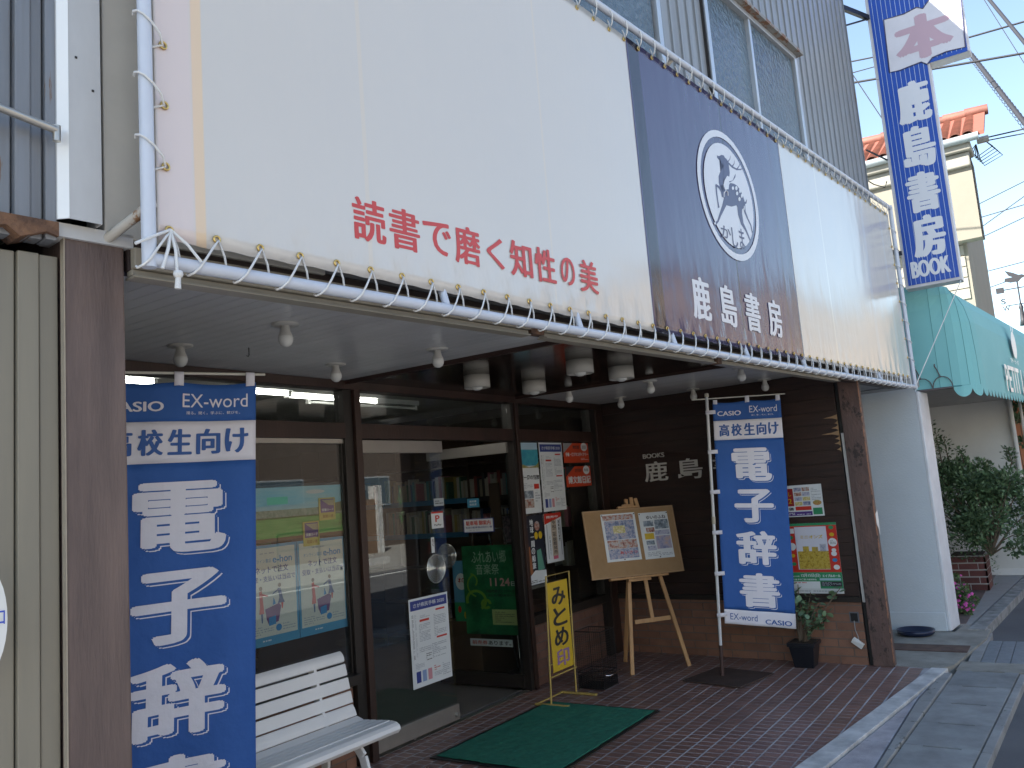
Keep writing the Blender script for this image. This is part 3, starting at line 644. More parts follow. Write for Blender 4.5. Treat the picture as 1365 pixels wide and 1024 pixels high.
T_NAVY = tarpmat('navy_tarpaulin', (.062,.05,.115), [(UX(-3.43),.06,(.018,.013,.022),.9),(UX(-2.44),.012,(.03,.018,.03),.85),(UX(-1.72),.010,(.05,.022,.025),.9),(UX(-1.60),.06,(.045,.04,.075),.6)], rough=.15, coat=.18)
rt_ = random.Random(4)
def tsheet(u0,u1,name,m,par,nu,nv=36):
    def fn(a,b):
        u = u0+(u1-u0)*a; z = TB+(TT-TB)*b
        e = math.exp(-(z-TB)/.10)+.6*math.exp(-(TT-z)/.08)
        off = .15+.0016*math.sin(u*2*math.pi/.139+1.0)*e+.002*math.sin(u*3.1+z*2)
        zz = z+.0015*math.cos(u*2*math.pi/.139)*math.exp(-(z-TB)/.05)
        return S(u,zz,off)
    return MB().grid(fn,nu,nv).build(name,m,par,solid=.0012)
tsheet(-6.05,-3.50,'cream_sheet',T_CREAM,tarp,300)
tsheet(-3.50,-1.53,'navy_sheet',T_NAVY,tarp,230)
tsheet(-1.53,1.04,'cream_sheet',T_CREAM2,tarp,300)
REDT = flat('faded_red_lettering', (.56,.06,.055), .3); WHT = flat('white_lettering', (.68,.69,.73), .3)
mb = MB(); ux0, ux1 = -5.39, -3.955; n = 9; st = (ux1-ux0)/n
for i, c in enumerate('読書で磨く知性の美'):
    a = ux0+i*st; wv = st*.90; dx = .02 if c in 'くの' else 0
    letter(mb,S,c,a+dx,a+wv-dx,2.462+(.012 if c in 'でくの' else 0),2.612-(.012 if c in 'でくの' else 0),.1532,.030,cuts=(.1,.3))
mb.build('lettering', REDT, tarp, label='red slogan 読書で磨く知性の美')
mb = MB()
for i, c in enumerate('鹿島書房'):
    a = -3.07+i*.334; letter(mb,S,c,a,a+.215,2.455,2.70,.1532,.042,cuts=(.1,.3))
mb.build('lettering', WHT, tarp, label='white shop name 鹿島書房')
# deer emblem
LC = (-2.435,3.29)
def ringpts(r, n=48): return [(LC[0]+r*math.cos(6.2832*k/n), LC[1]+r*.995*math.sin(6.2832*k/n)) for k in range(n)]
def annulus(r0,r1,off,m,name):
    a, b = ringpts(r0), ringpts(r1); mb = MB(); n = len(a)
    mb.add([S(*p,off) for p in a]+[S(*p,off) for p in b], [(i,(i+1)%n,n+(i+1)%n,n+i) for i in range(n)]); return mb.build(name,m,tarp)
annulus(.367,.408,.1532,WHT,'emblem_ring')
mb = MB(); pts = ringpts(.328); mb.add([S(*p,.1532) for p in pts]+[S(*LC,.1532)], [(i,(i+1)%48,48) for i in range(48)]); mb.build('emblem_disc', WHT, tarp)
NAVL = flat('navy_lettering', (.06,.06,.13), .3)
def lg(pts): return [S.uv(925+x/5.689, 170+y/5.689, .15) for x, y in pts]
deer = MB()
def dp(pts):
    q = lg(pts); bm = bmesh.new(); vs = [bm.verts.new(S(u,v,.1536)) for u,v in q]; f = bm.faces.new(vs); r = bmesh.ops.triangulate(bm, faces=[f])
    bm.verts.index_update(); deer.add([v.co.copy() for v in bm.verts], [tuple(v.index for v in f.verts) for f in bm.faces]); bm.free()
dp([(170,213),(186,219),(205,209),(222,214),(236,238),(256,258),(262,300),(268,345),(264,375),(240,380),(222,400),(217,440),(222,475),(214,492),(196,470),(184,420),(183,370),(196,335),(218,305),(222,284),(205,270),(190,252),(172,232)])
nst = [0]
def stroke(pts, ws):
    n = len(pts); L, Rr = [], []
    for i in range(n):
        a, b = pts[max(i-1,0)], pts[min(i+1,n-1)]; d = math.hypot(b[0]-a[0], b[1]-a[1]); nx, ny = -(b[1]-a[1])/d, (b[0]-a[0])/d; w_ = ws[i]/2*1.0
        L.append((pts[i][0]+nx*w_*.62, pts[i][1]+ny*w_)); Rr.append((pts[i][0]-nx*w_*.62, pts[i][1]-ny*w_))
    nst[0] += 1; o_ = .1536+.00006*nst[0]; q = [S.uv(925+x/5.689, 170+y/5.689, .15) for x, y in L+Rr]
    deer.add([S(u,v,o_) for u,v in q], [(i,i+1,n+i+1,n+i) for i in range(n-1)])
stroke([(234,238),(258,272),(288,302),(322,320),(352,320),(374,304)],[14,15,14,12,9,3])
stroke([(250,266),(268,242),(276,212)],[14,8,1]); stroke([(284,300),(301,276),(304,246)],[14,8,1]); stroke([(320,318),(338,296),(347,264)],[12,8,1])
stroke([(258,408),(288,396),(306,376),(312,352)],[26,22,14,1])
dp([(258,442),(272,422),(300,428),(326,445),(350,480),(368,520),(380,560),(384,600),(360,625),(332,620),(318,592),(280,602),(246,592),(226,575),(222,535),(236,490),(250,470)])
dp([(196,440),(216,440),(228,480),(238,490),(226,540),(214,525),(202,480)])
stroke([(374,575),(390,572),(398,544)],[26,18,1])
stroke([(342,590),(346,660),(362,730),(392,785),(424,862)],[62,50,32,18,12])
stroke([(376,585),(382,640),(404,695),(428,745),(438,800)],[26,20,14,13,10])
stroke([(240,545),(222,600),(196,662),(178,712),(156,734)],[56,42,26,18,24])
stroke([(162,434),(168,500),(176,560),(184,610)],[16,16,13,20]); stroke([(160,436),(190,458),(206,490),(212,530)],[16,20,18,14])
deer.build('emblem_deer', NAVL, tarp)
spots = MB()
for cx_,cy_,a_,b_ in ((290,462,9,14),(316,462,9,17),(322,502,9,15),(344,482,8,18),(340,545,9,16),(358,520,8,16),(376,612,4,18),(154,728,7,10)):
    spots.fan(S, lg([(cx_+a_*math.cos(t*.6283), cy_+b_*math.sin(t*.6283)) for t in range(10)]), .1552)
spots.fan(S, lg([(224,408),(246,368),(282,384),(306,358),(288,404),(262,410),(258,470),(232,474),(218,440)]), .1552)
spots.tube([S(*p,.1552) for p in lg([(222,530),(222,500),(236,480),(250,490),(252,520)])],.004,5)
spots.build('emblem_spots', WHT, tarp)
mb = MB()
for c,(a,b,x,y) in {'か':(205,745,290,850),'し':(285,768,345,915),'ま':(340,772,398,925)}.items():
    (u0,v1),(u1,v0) = S.uv(925+a/5.689,170+(b-14)/5.689,.158), S.uv(925+x/5.689,170+(y+6)/5.689,.158); letter(mb,S,{'か':'か'}.get(c,c),u0,u1,v0,v1,.1545,.03)
mb.build('lettering', NAVL, tarp)
# pipe frame
PO = .165
def sp(u,z,o=PO): return S(u,z,o)
MB().tube([sp(-6.075,2.272),sp(1.10,2.272)],.019,12).build('frame_pipe', PIPE, tarp)
MB().tube([sp(-6.075,3.975),sp(1.10,3.975)],.019,12).build('frame_pipe', PIPE, tarp)
UP = S.uv(194.5,135,PO)[0]
MB().tube([sp(UP,2.25),sp(UP,4.0)],.019,12).build('frame_pipe', PIPE, tarp)
MB().tube([sp(1.085,2.25),sp(1.085,4.0)],.019,12).build('frame_pipe', PIPE, tarp)
for u in (-4.98,-4.15,-3.32,-2.45,-1.55,-.72,.1,.7): MB().tube([sp(u,2.28,.158),sp(u,2.45,.11)],.015,10).build('frame_stub', PIPE, tarp)
MB().tube([sp(-6.065,2.43,.16),sp(-6.12,2.36,.0)],.014,8).build('frame_bracket', mat('galvanised_bracket',(.5,.47,.42),.5,patch=(.25,.13,.06),pscale=15,pth=.55), tarp)
for u in (-3,0.2): MB().tube([sp(u,3.975,.16),sp(u,3.86,-.03)],.014,8).build('frame_bracket', MC['galvanised_bracket'], tarp)
# eyelets and cord loops: one mesh each, shared, placed in the sign plane
rotS = Matrix((S.d, S.v, S.n)).transposed().to_4x4()
eye = MB().tube([(.0095*math.cos(t*.524),.0095*math.sin(t*.524),0) for t in range(12)],.0034,6,closed=True).mesh('eyelet', BRASS)
def loopmesh(s, zd, nm):
    # from the eyelet over the pipe and back; local x along the pipe, y towards it
    pts = [(.03*s,-.078*zd,-.012),(.02*s,-.045*zd,-.002),(.002,-.004*zd,.004),(-.02*s,-.03*zd,.024),(-.045*s,-.07*zd,.034),(-.062*s,-.100*zd,.033),(-.074*s,-.116*zd,.022),(-.080*s,-.120*zd,.006),(-.076*s,-.112*zd,-.008)]
    return MB().tube(pts,.0034,6).mesh('cord_loop', CORD)
def place(name, me, M):
    o = link(name, me, tarp); o.matrix_basis = M; return o
lb = loopmesh(1.15,1,'b'); lt = loopmesh(.3,-.75,'t'); lv = loopmesh(.8,.70,'v'); lr = loopmesh(.6,.78,'r')
us = []; u = -6.02
while u < 1.03: us.append(u); u += .139
for i, u in enumerate(us):
    M = Matrix.Translation(S(u,TB+.028,.154))@rotS; place('eyelet', eye, M); place('cord_loop', lb, M)
    M = Matrix.Translation(S(u,TT-.025,.154))@rotS; place('eyelet', eye, M); place('cord_loop', lt, M)
for k in range(1, 9):
    z = TB+.03+k*.175
    rz_ = Matrix.Rotation(-math.pi/2,4,'Z'); M = Matrix.Translation(S(-6.025,z,.154))@rotS@rz_; place('eyelet', eye, M); place('cord_loop', lv, M)
    rz_ = Matrix.Rotation(math.pi/2,4,'Z'); M = Matrix.Translation(S(1.015,z,.154))@rotS@rz_; place('eyelet', eye, M); place('cord_loop', lr, M)
kn = MB()
for a, b in (((-6.02,2.365),(-6.13,2.30)),((-6.02,2.365),(-6.06,2.245)),((-6.02,2.365),(-6.02,2.24)),((-6.02,2.365),(-5.95,2.28))):
    kn.tube([S(*a,.16),S((a[0]+b[0])/2,(a[1]+b[1])/2,.185),S(*b,.19)],.0045,6)
kn.lathe([(0,-.012),(.011,-.008),(.013,0),(.011,.008),(0,.012)],10,S(-6.02,2.235,.195)); kn.tube([S(-6.02,2.23,.195),S(-6.022,2.195,.195)],[.007,.009],6)
kn.build('cord_knot', CORD, tarp)
# guy wire and stay
g = MB().tube([atX(1281,374,8.7), S(.99,2.27,.19)],.004,6).build('guy_wire', CORD); tag(g,'thin white guy wire slanting from the blue projecting sign to the pipe frame','wire')
g = MB().tube([S(-6.75,2.66,.10),S(-6.262,2.613,.05)],.011,8); g = g.build('stay_rod', METAL); tag(g,'short galvanised stay rod reaching in from the left edge of the grey siding','rod')
p = S(-6.262,2.613,.05); MB().tube([p+V((0,0,.012)),p-V((0,0,.03))],.010,8).build('rod_bolt', METAL, g)
rs = thing('round_sign','white round sign sliver at the far left edge with blue lettering','sign',S(-6.47,1.4,.1))
cc = S.uv(-25,830,.06); mb = MB(); pts = [(cc[0]+.052*math.cos(k*.1963),cc[1]+.125*math.sin(k*.1963)) for k in range(32)]
mb.fan(S,pts,.06); mb.build('disc', WHITE, rs, solid=.004)
mb = MB(); letter(mb,S,'ロ',cc[0]+.030,cc[0]+.046,cc[1]-.01,cc[1]+.02,.064,.03); mb.build('lettering', flat('strong_blue',(.03,.08,.5)), rs)

# ==================================================================== PROJECTING SIGN
BLUEG = mat('blue_acrylic', (.012,.075,.42), .3, spec=.3, coat=.0, namt=.3, nscale=4)
ACR = mat('white_acrylic', (.66,.64,.68), .25, coat=.2, namt=.35, nscale=5); ACRT = mat('sign_case_white', (.62,.60,.62), .45, patch=(.3,.26,.22), pscale=20, pth=.7)
ps = thing('projecting_sign','tall blue striped projecting sign with 本 panel on top and shop name down it','shop sign',(8.75,.9,3.25))
def g_(x,y): return G.uv(x,y)
uL, uR, zB, zM, uF, zT = -1.13, -.66, 3.255, 5.42, -.31, 6.75
MB().pb(G,uL,uR+.02,zB,zM,-.17,-.004).pb(G,uL,uF+.02,zM,zT,-.17,-.004).build('case', ACRT, ps, bevel=.006)
MB().pb(G,uL+.03,uR,zB+.03,zM,-.003,.002).pb(G,uL+.03,uF,zM,zT-.03,-.003,.002).build('blue_face', BLUEG, ps)
mb = MB(); u = uL+.055
while u < uF-.02:
    mb.pb(G,u,u+.0045,zB+.03,(zM if u < uR-.01 else zT) if u < uR-.01 else zT-.03,.002,.003) if u < uR-.01 else mb.pb(G,u,u+.0045,zM+.03,zT-.03,.002,.003)
    if u < uR-.01: mb.pb(G,u,u+.0045,zM,zT-.03,.002,.003)
    u += .042
mb.build('pale_stripes', flat('pale_blue_stripe',(.38,.47,.66),.4), ps)
# open-book panel
bk = [G.uv(*p) for p in ((1186,97),(1200,94),(1215,88),(1228,83),(1236,86),(1243,77),(1262,69),(1287,63),(1279,-22),(1258,-14),(1240,-2),(1230,12),(1222,10),(1205,19),(1178,27))]
mb = MB(); mb.fan(G,bk,.0045); mb.build('book_panel', ACR, ps)
mb = MB(); mb.tube([G(*p,.005) for p in bk],.006,6,closed=True); mb.build('book_outline', NAVL, ps)
PINKF = flat('faded_pink', (.50,.34,.40), .35)
mb = MB(); (a_,d_),(c_,b_) = G.uv(1188,30), G.uv(1275,70); letter(mb,G,'本',a_,c_,G.uv(1200,88)[1],G.uv(1235,16)[1],.0055,.075); mb.build('lettering', PINKF, ps)
mb = MB()
for i, c in enumerate('鹿島書房'):
    xl, yt, yb = ((1192,115,170),(1199,174,229),(1205,234.6,287),(1212,291,346))[i]
    u0_, z1_ = G.uv(xl, yt); z0_ = G.uv(xl+6, yb)[1]; letter(mb,G,c,u0_,G.uv(xl+46,yt)[0],z0_,z1_,.0055,.075)
u0_, z1_ = G.uv(1213,350); letter(mb,G,'BOOK',u0_,G.uv(1266,345)[0],G.uv(1217,372)[1],z1_,.0055,.09)
mb.build('lettering', WHT, ps)
MB().bar((8.40,1.29,6.1),(8.74,1.12,6.08),.035,.05).bar((8.38,1.29,5.9),(8.72,1.13,6.06),.015,.015).build('bracket', BLACKM, ps)
MB().bar((8.38,1.25,4.6),(8.68,1.12,4.55),.012,.012).build('bracket', BLACKM, ps); MB().bar((8.38,1.25,3.6),(8.68,1.12,3.6),.03,.04).build('bracket', BLACKM, ps)

# ==================================================================== PORCH LIGHTS
BULB = mat('frosted_bulb', (.72,.72,.68), .25, spec=.6, namt=.05); CER = mat('ceramic_white', (.62,.60,.55), .35)
def bulb(loc, label):
    t = thing('ceiling_bulb', label, 'ceiling light', loc, 'bare bulbs on the porch ceiling')
    MB().lathe([(0,0),(.058,0),(.058,-.006),(.05,-.010),(0,-.010)],24).build('ceiling_plate', CER, t, local=True)
    MB().lathe([(.018,-.010),(.020,-.02),(.022,-.035),(.029,-.052),(.031,-.058)],18).build('bulb_base', CER, t, local=True)
    MB().lathe([(.031,-.058),(.033,-.068),(.031,-.082),(.024,-.095),(.012,-.103),(0,-.105)],18).build('bulb_globe', BULB, t, local=True)
    return t
b0 = bulb((2.36,3.42,2.41),'bare bulb on the pale ceiling above the near banner')
for x,y,l in ((2.44,2.78,'bare bulb on the pale ceiling with a ribbed base, nearest the slogan lettering'),(3.38,3.44,'bare bulb over the pale ceiling nearest the left door mullion'),(3.52,2.80,'bare bulb on the pale ceiling beside the dark panel, left of the round lights'),(6.02,3.42,'bare bulb beyond the dark panel, farthest back near the shop window'),(7.06,3.46,'bare bulb in the inner corner by the dark side wall'),(6.20,2.76,'bare bulb just right of the dark panel below the shutter rail'),(7.22,2.80,'bare bulb above the far banner pole near the side wall'),(6.24,2.02,'bare bulb close under the shutter rail above the far banner'),(7.25,2.15,'bare bulb nearest the rusty right post')):
    dup(b0,(x,y,2.41),random.uniform(0,3),l)
DL = mat('downlight_white', (.50,.48,.43), .5, namt=.2)
def down(loc,label):
    t = thing('downlight', label, 'ceiling light', loc, 'cylinder lights on the dark ceiling panel')
    MB().lathe([(0,0),(.088,0),(.088,-.083),(.080,-.086),(.078,-.06),(.0,-.058)],32).build('cylinder', DL, t, local=True)
    MB().lathe([(.034,-.058),(.04,-.075),(.034,-.092),(.018,-.100),(0,-.102)],18).build('bulb_globe', BULB, t, local=True)
    return t
d0 = down((4.53,3.28,2.404),'white cylinder light on the dark panel, leftmost and nearest the doors')
for x,y,l in ((5.19,3.24,'white cylinder light at the back of the dark panel, second from left'),(4.64,2.54,'largest white cylinder light, close under the shutter rail with its bulb showing'),(5.19,2.52,'rightmost white cylinder light on the dark panel, under the shutter rail')): dup(d0,(x,y,2.404),0,l)
hk = MB().tube([(2.66,3.30,2.41),(2.66,3.30,2.372),(2.655,3.30,2.364),(2.645,3.30,2.368)],.0025,5).build('ceiling_hook', BLACKM); tag(hk,'tiny black hook screwed into the pale ceiling boards','hook')

# ==================================================================== BANNERS
FBLUE = mat('banner_blue', (.022,.10,.35), .75, col2=(.02,.088,.31), nscale=5, namt=.5, bump=.5, bscale=7, bdist=.03); FWH = mat('banner_white', (.72,.71,.77), .8, nscale=5, namt=.2, bump=.4, bscale=7, bdist=.03)
FPB = flat('banner_print_blue', (.03,.10,.33), .7)
def banner(label, base, top, ang_, seed, drop=.0, Wd=.60, Ht=1.80, sup=.05, amp=.012, cross=True):
    base, top = V(base), V(top); t = thing('banner_flag', label, 'banner', base, 'blue advertising banners at the porch')
    ax_ = (top-base).normalized(); d = V(ang(ang_)); nrm = d.cross(V((0,0,1))).normalized()
    og = top-ax_*.06+d*.045
    def P(s, tt, off=0):        # s across, tt downwards (negative v means down)
        td = -tt
        f = s/Wd; z = td+drop*f*(max(td,0)/Ht)+(.010*math.sin(3.1416*((s/Wd*2)%1))*math.exp(-td/.06) if td >= 0 else 0)
        wv = amp*(math.sin(s*19+seed+td*1.3)*(.4+.6*f)+.7*math.sin(td*7.5+seed*2+s*3)*.5)
        p = og-ax_*z+d*s+nrm*(wv+off); return p
    def band(t0,t1,m,nm,nv):
        return MB().grid(lambda a,b: P(a*Wd,-(t0+(t1-t0)*b)),24,nv).build(nm,m,t,solid=.0006)
    band(0,.155,FBLUE,'cloth',6); band(.155,.315,FWH,'cloth',6); band(.315,1.685,FBLUE,'cloth',40); band(1.685,Ht,FWH,'cloth',5)
    C = (.05,.06)
    def T(body,s0,s1,t0,t1,m,bold=.02,off=.0026,mb=None):
        q = mb or MB(); letter(q,P,body,s0,s1,-t1,-t0,off,bold,cuts=C)
        if mb is None: q.build('lettering',m,t)
    T('CASIO',.035,.245,.075,.115,FWH,.05); T('EX-word',.315,.565,.045,.100,FWH,.0)
    T('撮る。聞く。学ぶに、歓びを。',.33,.535,.115,.128,FWH,.0)
    mb = MB()
    for i,c in enumerate('高校生向け'): T(c,.045+i*.108,.045+i*.108+.092,.185,.285,FPB,.045,mb=mb)
    mb.build('lettering',FPB,t)
    a_, b_, c_ = MB(), MB(), MB()
    for i,c in enumerate('電子辞書'):
        t0 = .388+i*.333; s0,s1,t1 = .140,.482,t0+.268
        T(c,s0+.014,s1+.014,t0+.012,t1+.012,None,.062,.0022,a_); T(c,s0+.010,s1+.010,t0+.008,t1+.008,None,.060,.0030,b_); T(c,s0,s1,t0,t1,None,.055,.0038,c_)
    a_.build('letter_outline',FWH,t); b_.build('letter_gap',FBLUE,t); c_.build('lettering',FWH,t)
    T('EX-word',.05,.275,1.715,1.765,FPB,.0); T('CASIO',.345,.565,1.745,1.783,FPB,.05)
    # pole, crossbar, tabs
    MB().tube([base+ax_*.24,top],.0125,10).build('pole', flat('white_pole',(.66,.67,.68),.35), t)
    MB().tube([base,base+ax_*.25],.016,10).build('pole_socket', mat('brown_steel_tube',(.075,.04,.034),.6), t)
    MB().lathe([(.017,-.01),(.019,0),(.017,.02),(0,.026)],12,top).build('pole_cap', CREAMP, t)
    MB().tube([top-ax_*.025-d*.13,top-ax_*.025+d*(Wd+.085)],.0055,8).build('crossbar', flat('cream_rod',(.6,.58,.5),.4), t)
    for s in (.02,.30,.575): 
        q = MB(); q.grid(lambda a,b: P(s-.018+a*.036,(.040 if s>.1 else .02)*(1-b)-.014*b,.004+.002*math.sin(3.14*b)),2,4); q.build('tab',FWH,t,solid=.001)
    for k in range(6 if cross else 0):
        z = .06+.33*(k+.0)+.02; q = MB(); c0 = top-ax_*(z+.06)
        q.grid(lambda a,b: c0+d*(-.022+.085*a)+V((0,0,-.016+.032*b))+nrm*.015,2,1); q.build('pole_loop',FWH,t,solid=.002)
    MB().tube([top-ax_*1.0-V((0,0,0)),top-ax_*1.06],.016,10).build('pole_joint', CREAMP, t)
    return t, d
banner('far blue banner on a white pole by the side wall, fully visible', (6.63,2.58,0), (6.675,2.475,2.275), -50, 1.0, drop=.10)
pA = atZ(910,908,.006); pB = atZ(987,917.6,.006); e1 = (pB-pA).normalized(); e2 = V((-e1.y,e1.x,0))
if e2.dot(pA-CAM) < 0: e2 = -e2
bt = MB(); L_ = (pB-pA).length
bt.hexa([pA,pB,pB+e2*L_,pA+e2*L_]+[p+V((0,0,.008)) for p in (pA,pB,pB+e2*L_,pA+e2*L_)])
fb = [o for o in COL.objects if o.name.startswith('banner_flag')][0]
bt.build('base_plate', mat('rusty_brown_plate',(.07,.045,.036),.7,nscale=8,bump=.2), fb)
# near banner, cut off by the left post and the bottom of the frame
dn = ray(341,512); pr_ = CAM+dn*(3.42/dn.dot(R@V((0,0,1)))); thn = -22
tp = pr_-V(ang(thn))*.645+V((0,0,.065))
lb_ = V(ang(thn))*.075
nf, _ = banner('near blue banner partly hidden behind the left porch post', (tp.x-lb_.x,tp.y-lb_.y,0), tuple(tp), thn, 3.4, amp=.009, cross=False)
pb_ = V((tp.x-lb_.x,tp.y-lb_.y,0)); MB().box(pb_.x-.2,pb_.x+.2,pb_.y-.2,pb_.y+.2,.003,.010).build('base_plate', MC['rusty_brown_plate'], nf)

# ==================================================================== BENCH
BW = mat('white_bench_paint', (.82,.82,.81), .5, coat=.0, namt=.15, patch=(.4,.38,.34), pscale=25, pth=.78)
bench = thing('bench','white slatted bench in front of the left window behind the near banner','bench',(2.8,3.3,0))
bx0, bx1 = 2.12, 3.44
def slat(y0,z0,y1,z1,th=.016,name='seat_slat',x1=bx1,curve=0):
    n = 5; mb = MB(); a, b = V((0,y0,z0)), V((0,y1,z1)); d = (b-a).normalized(); nn = V((0,-d.z,d.y))
    pts = [a+(b-a)*(k/n)+nn*curve*math.sin(math.pi*k/n) for k in range(n+1)]; pr = [p+nn*th/2 for p in pts]+[p-nn*th/2 for p in pts[::-1]]
    m = len(pr); mb.add([(bx0,p.y,p.z) for p in pr]+[(x1,p.y,p.z) for p in pr], [tuple(range(m))[::-1],tuple(range(m,2*m))]+[(i,(i+1)%m,m+(i+1)%m,m+i) for i in range(m)])
    return mb.build(name,BW,bench,bevel=.004)
fy = 3.16
q = MB(); prof = [(fy+.055,.372),(fy+.012,.385),(fy-.006,.405),(fy,.424),(fy+.02,.436),(fy+.06,.440),(fy+.06,.424),(fy+.03,.420),(fy+.014,.41),(fy+.02,.398),(fy+.055,.388)]
m_ = len(prof); q.add([(bx0,y,z) for y,z in prof]+[(bx1,y,z) for y,z in prof],[tuple(range(m_)),tuple(range(m_,2*m_))[::-1]]+[(i,(i+1)%m_,m_+(i+1)%m_,m_+i) for i in range(m_)]); q.build('seat_slat',BW,bench,bevel=.002)
sy = fy+.066
for k in range(4): slat(sy,.436-.003*k,sy+.044,.433-.003*k); sy += .049
slat(sy,.424,sy+.05,.440,name='seat_slat'); slat(sy+.055,.446,sy+.085,.505,name='back_slat',curve=.004)
by, bz = sy+.080, .515
for k in range(3): slat(by,bz,by+.014,bz+.062,name='back_slat'); by += .017; bz += .072
slat(by,bz,by+.032,bz+.055,name='back_slat',curve=.010)
for x in (2.35,3.22):
    q = MB()
    pts = [(x,fy+.05,.0),(x,fy+.035,.12),(x,fy+.03,.22),(x,fy+.06,.32),(x,fy+.13,.40),(x,fy+.30,.408),(x,sy+.05,.41)]
    for a, b in zip(pts[:-1],pts[1:]): q.bar(a,b,.05,.02,(1,0,0))
    q.build('front_leg',BW,bench,bevel=.004)
    q = MB(); pts = [(x,sy+.13,0),(x,sy+.08,.2),(x,sy+.06,.40),(x,sy+.095,.5),(x,sy+.155,.76)]
    for a, b in zip(pts[:-1],pts[1:]): q.bar(a,b,.05,.02,(1,0,0))
    q.build('rear_leg',BW,bench,bevel=.004)

# ==================================================================== DOOR MAT
MATG = mat('green_carpet', (.016,.20,.125), .95, col2=(.01,.13,.08), nscale=25, namt=.9, bump=1, bscale=260, bdist=.006)
mt_ = thing('door_mat','large green door mat lying on the porch tiles before the entrance','mat',(4.85,3.1,0))
MB().box(4.14,5.555,2.64,3.572,.002,.008).build('rubber_edge', BLACKM, mt_, bevel=.003)
def carpet(a,b):
    x, y = 4.175+a*1.345, 2.672+b*.868; return (x+.0012*math.sin(y*90)*(1 if a in (0,1) else 0), y, .0125+.0015*math.sin(x*31+y*17)*math.sin(y*41-x*9))
q = MB().grid(carpet,120,80); q.build('carpet', MATG, mt_, solid=.003)

# ==================================================================== YELLOW HANKO SIGN
YM = mat('yellow_stand_paint', (.50,.36,.10), .5, patch=(.2,.14,.05), pscale=20, pth=.66); YP = mat('yellow_panel', (.66,.44,.035), .4, namt=.3, patch=(.4,.28,.05), pscale=9, pth=.72)
hs = thing('yellow_stand_sign','yellow free-standing sign reading みとめ印 beside the entrance','stand sign',(5.62,3.45,0))
Y = Pl((0,3.45,0),(1,0,0))
MB().pb(Y,5.475,5.775,.235,.895,-.004,.004).build('panel', YP, hs, bevel=.003)
q = MB().tube([Y(5.44,.02,-.02),Y(5.455,.95,.012),Y(5.80,.95,.012),Y(5.815,.02,-.02)],.007,8); q.build('frame', YM, hs)
q = MB().tube([Y(5.44,.21,0),Y(5.815,.21,0)],.006,8).tube([Y(5.45,.3,0),Y(5.475,.3,0)],.004,6).tube([Y(5.775,.6,0),Y(5.81,.6,0)],.004,6); q.build('brace', YM, hs)
q = MB().bar(Y(5.44,.010,.13),Y(5.44,.010,-.16),.03,.014).bar(Y(5.815,.010,.16),Y(5.815,.010,-.16),.03,.014).bar(Y(5.44,.014,-.14),Y(5.815,.014,-.14),.012,.01); q.build('foot', YM, hs, bevel=.002)
q = MB(); vertical(q,Y,'みとめ',5.52,5.73,.86,.40,.0055,.055); q.build('lettering', INK, hs)
q = MB(); vertical(q,Y,'印',5.53,5.72,.395,.255,.0055,.04); q.build('lettering', flat('faded_violet',(.30,.17,.32)), hs)

# ==================================================================== WIRE BASKET
wb = thing('wire_basket','black wire basket stand on the tiles next to the yellow stand sign','basket',(6.10,3.42,0))
bxs = (5.97,6.20,3.30,3.53); x0,x1,y0,y1 = bxs
def wiremesh(z0,z1,dx,dz,r=.0008,full=True):
    m = MB(); n = int((x1-x0)/dx)
    for i in range(n+1):
        t = i/n; X_, Y_ = x0+(x1-x0)*t, y0+(y1-y0)*t
        for p in ((X_,y0),(X_,y1),(x0,Y_),(x1,Y_)): m.box(p[0]-r,p[0]+r,p[1]-r,p[1]+r,z0,z1)
    k = int((z1-z0)/dz)
    for j in range(k+1):
        z = z0+(z1-z0)*j/k
        m.box(x0,x1,y0-r,y0+r,z-r,z+r); m.box(x0,x1,y1-r,y1+r,z-r,z+r); m.box(x0-r,x0+r,y0,y1,z-r,z+r); m.box(x1-r,x1+r,y0,y1,z-r,z+r)
    return m
wiremesh(.13,.445,.018,.018).build('wire_mesh', BLACKM, wb, kind='stuff')
wiremesh(.012,.105,.014,.014,.0016).build('lower_mesh', BLACKM, wb, kind='stuff')
q = MB()
for z in (.45,.13,.012): MB().tube([(x0,y0,z),(x1,y0,z),(x1,y1,z),(x0,y1,z)],.004,6,closed=True).build('rim', BLACKM, wb)
q = MB()
for p in ((x0,y0),(x1,y0),(x1,y1),(x0,y1)): q.tube([(p[0],p[1],0),(p[0],p[1],.45)],.003,6)
q.build('upright', BLACKM, wb)
MB().box(x0,x1,y0,y1,.008,.012).build('tray', BLACKM, wb)
MB().tube([(x0,y0-.02,.118),(x0+.02,y0-.045,.115),(x1-.02,y0-.045,.115),(x1,y0-.02,.118)],.0055,8).build('chrome_handle', mat('chrome',(.75,.75,.76),.15,metal=1,namt=.1), wb)

# ==================================================================== EASEL AND BOARD
PINE = mat('pine_wood', (.52,.30,.13), .5, col2=(.42,.22,.09), nscale=4, namt=.8, stretch=(6,6,.6), bump=.1)
f1, f2, f3 = atZ(843,900), atZ(919,888), atZ(840,881)
f1, f2, f3 = V((f1.x,f1.y,0)), V((f2.x,f2.y,0)), V((6.98,3.62,0))
ea = thing('easel','light pine easel standing on the porch tiles before the dark side wall','easel',(f1+f2)/2)
ed = (f2-f1).normalized(); eb = V((-ed.y,ed.x,0)); eb = eb if eb.dot(f1-CAM) > 0 else -eb
tilt = math.radians(11); ev = V((eb.x*math.sin(tilt),eb.y*math.sin(tilt),math.cos(tilt)))
E_ = Pl((f1+f2)/2, ed, ev)
hw = (f2-f1).length/2
apex = 1.52
MB().bar(E_(-hw,0),E_(-.045,apex*.98),.034,.018,E_.n).build('leg', PINE, ea, bevel=.002)
MB().bar(E_(hw,0),E_(.045,apex*.98),.034,.018,E_.n).build('leg', PINE, ea, bevel=.002)
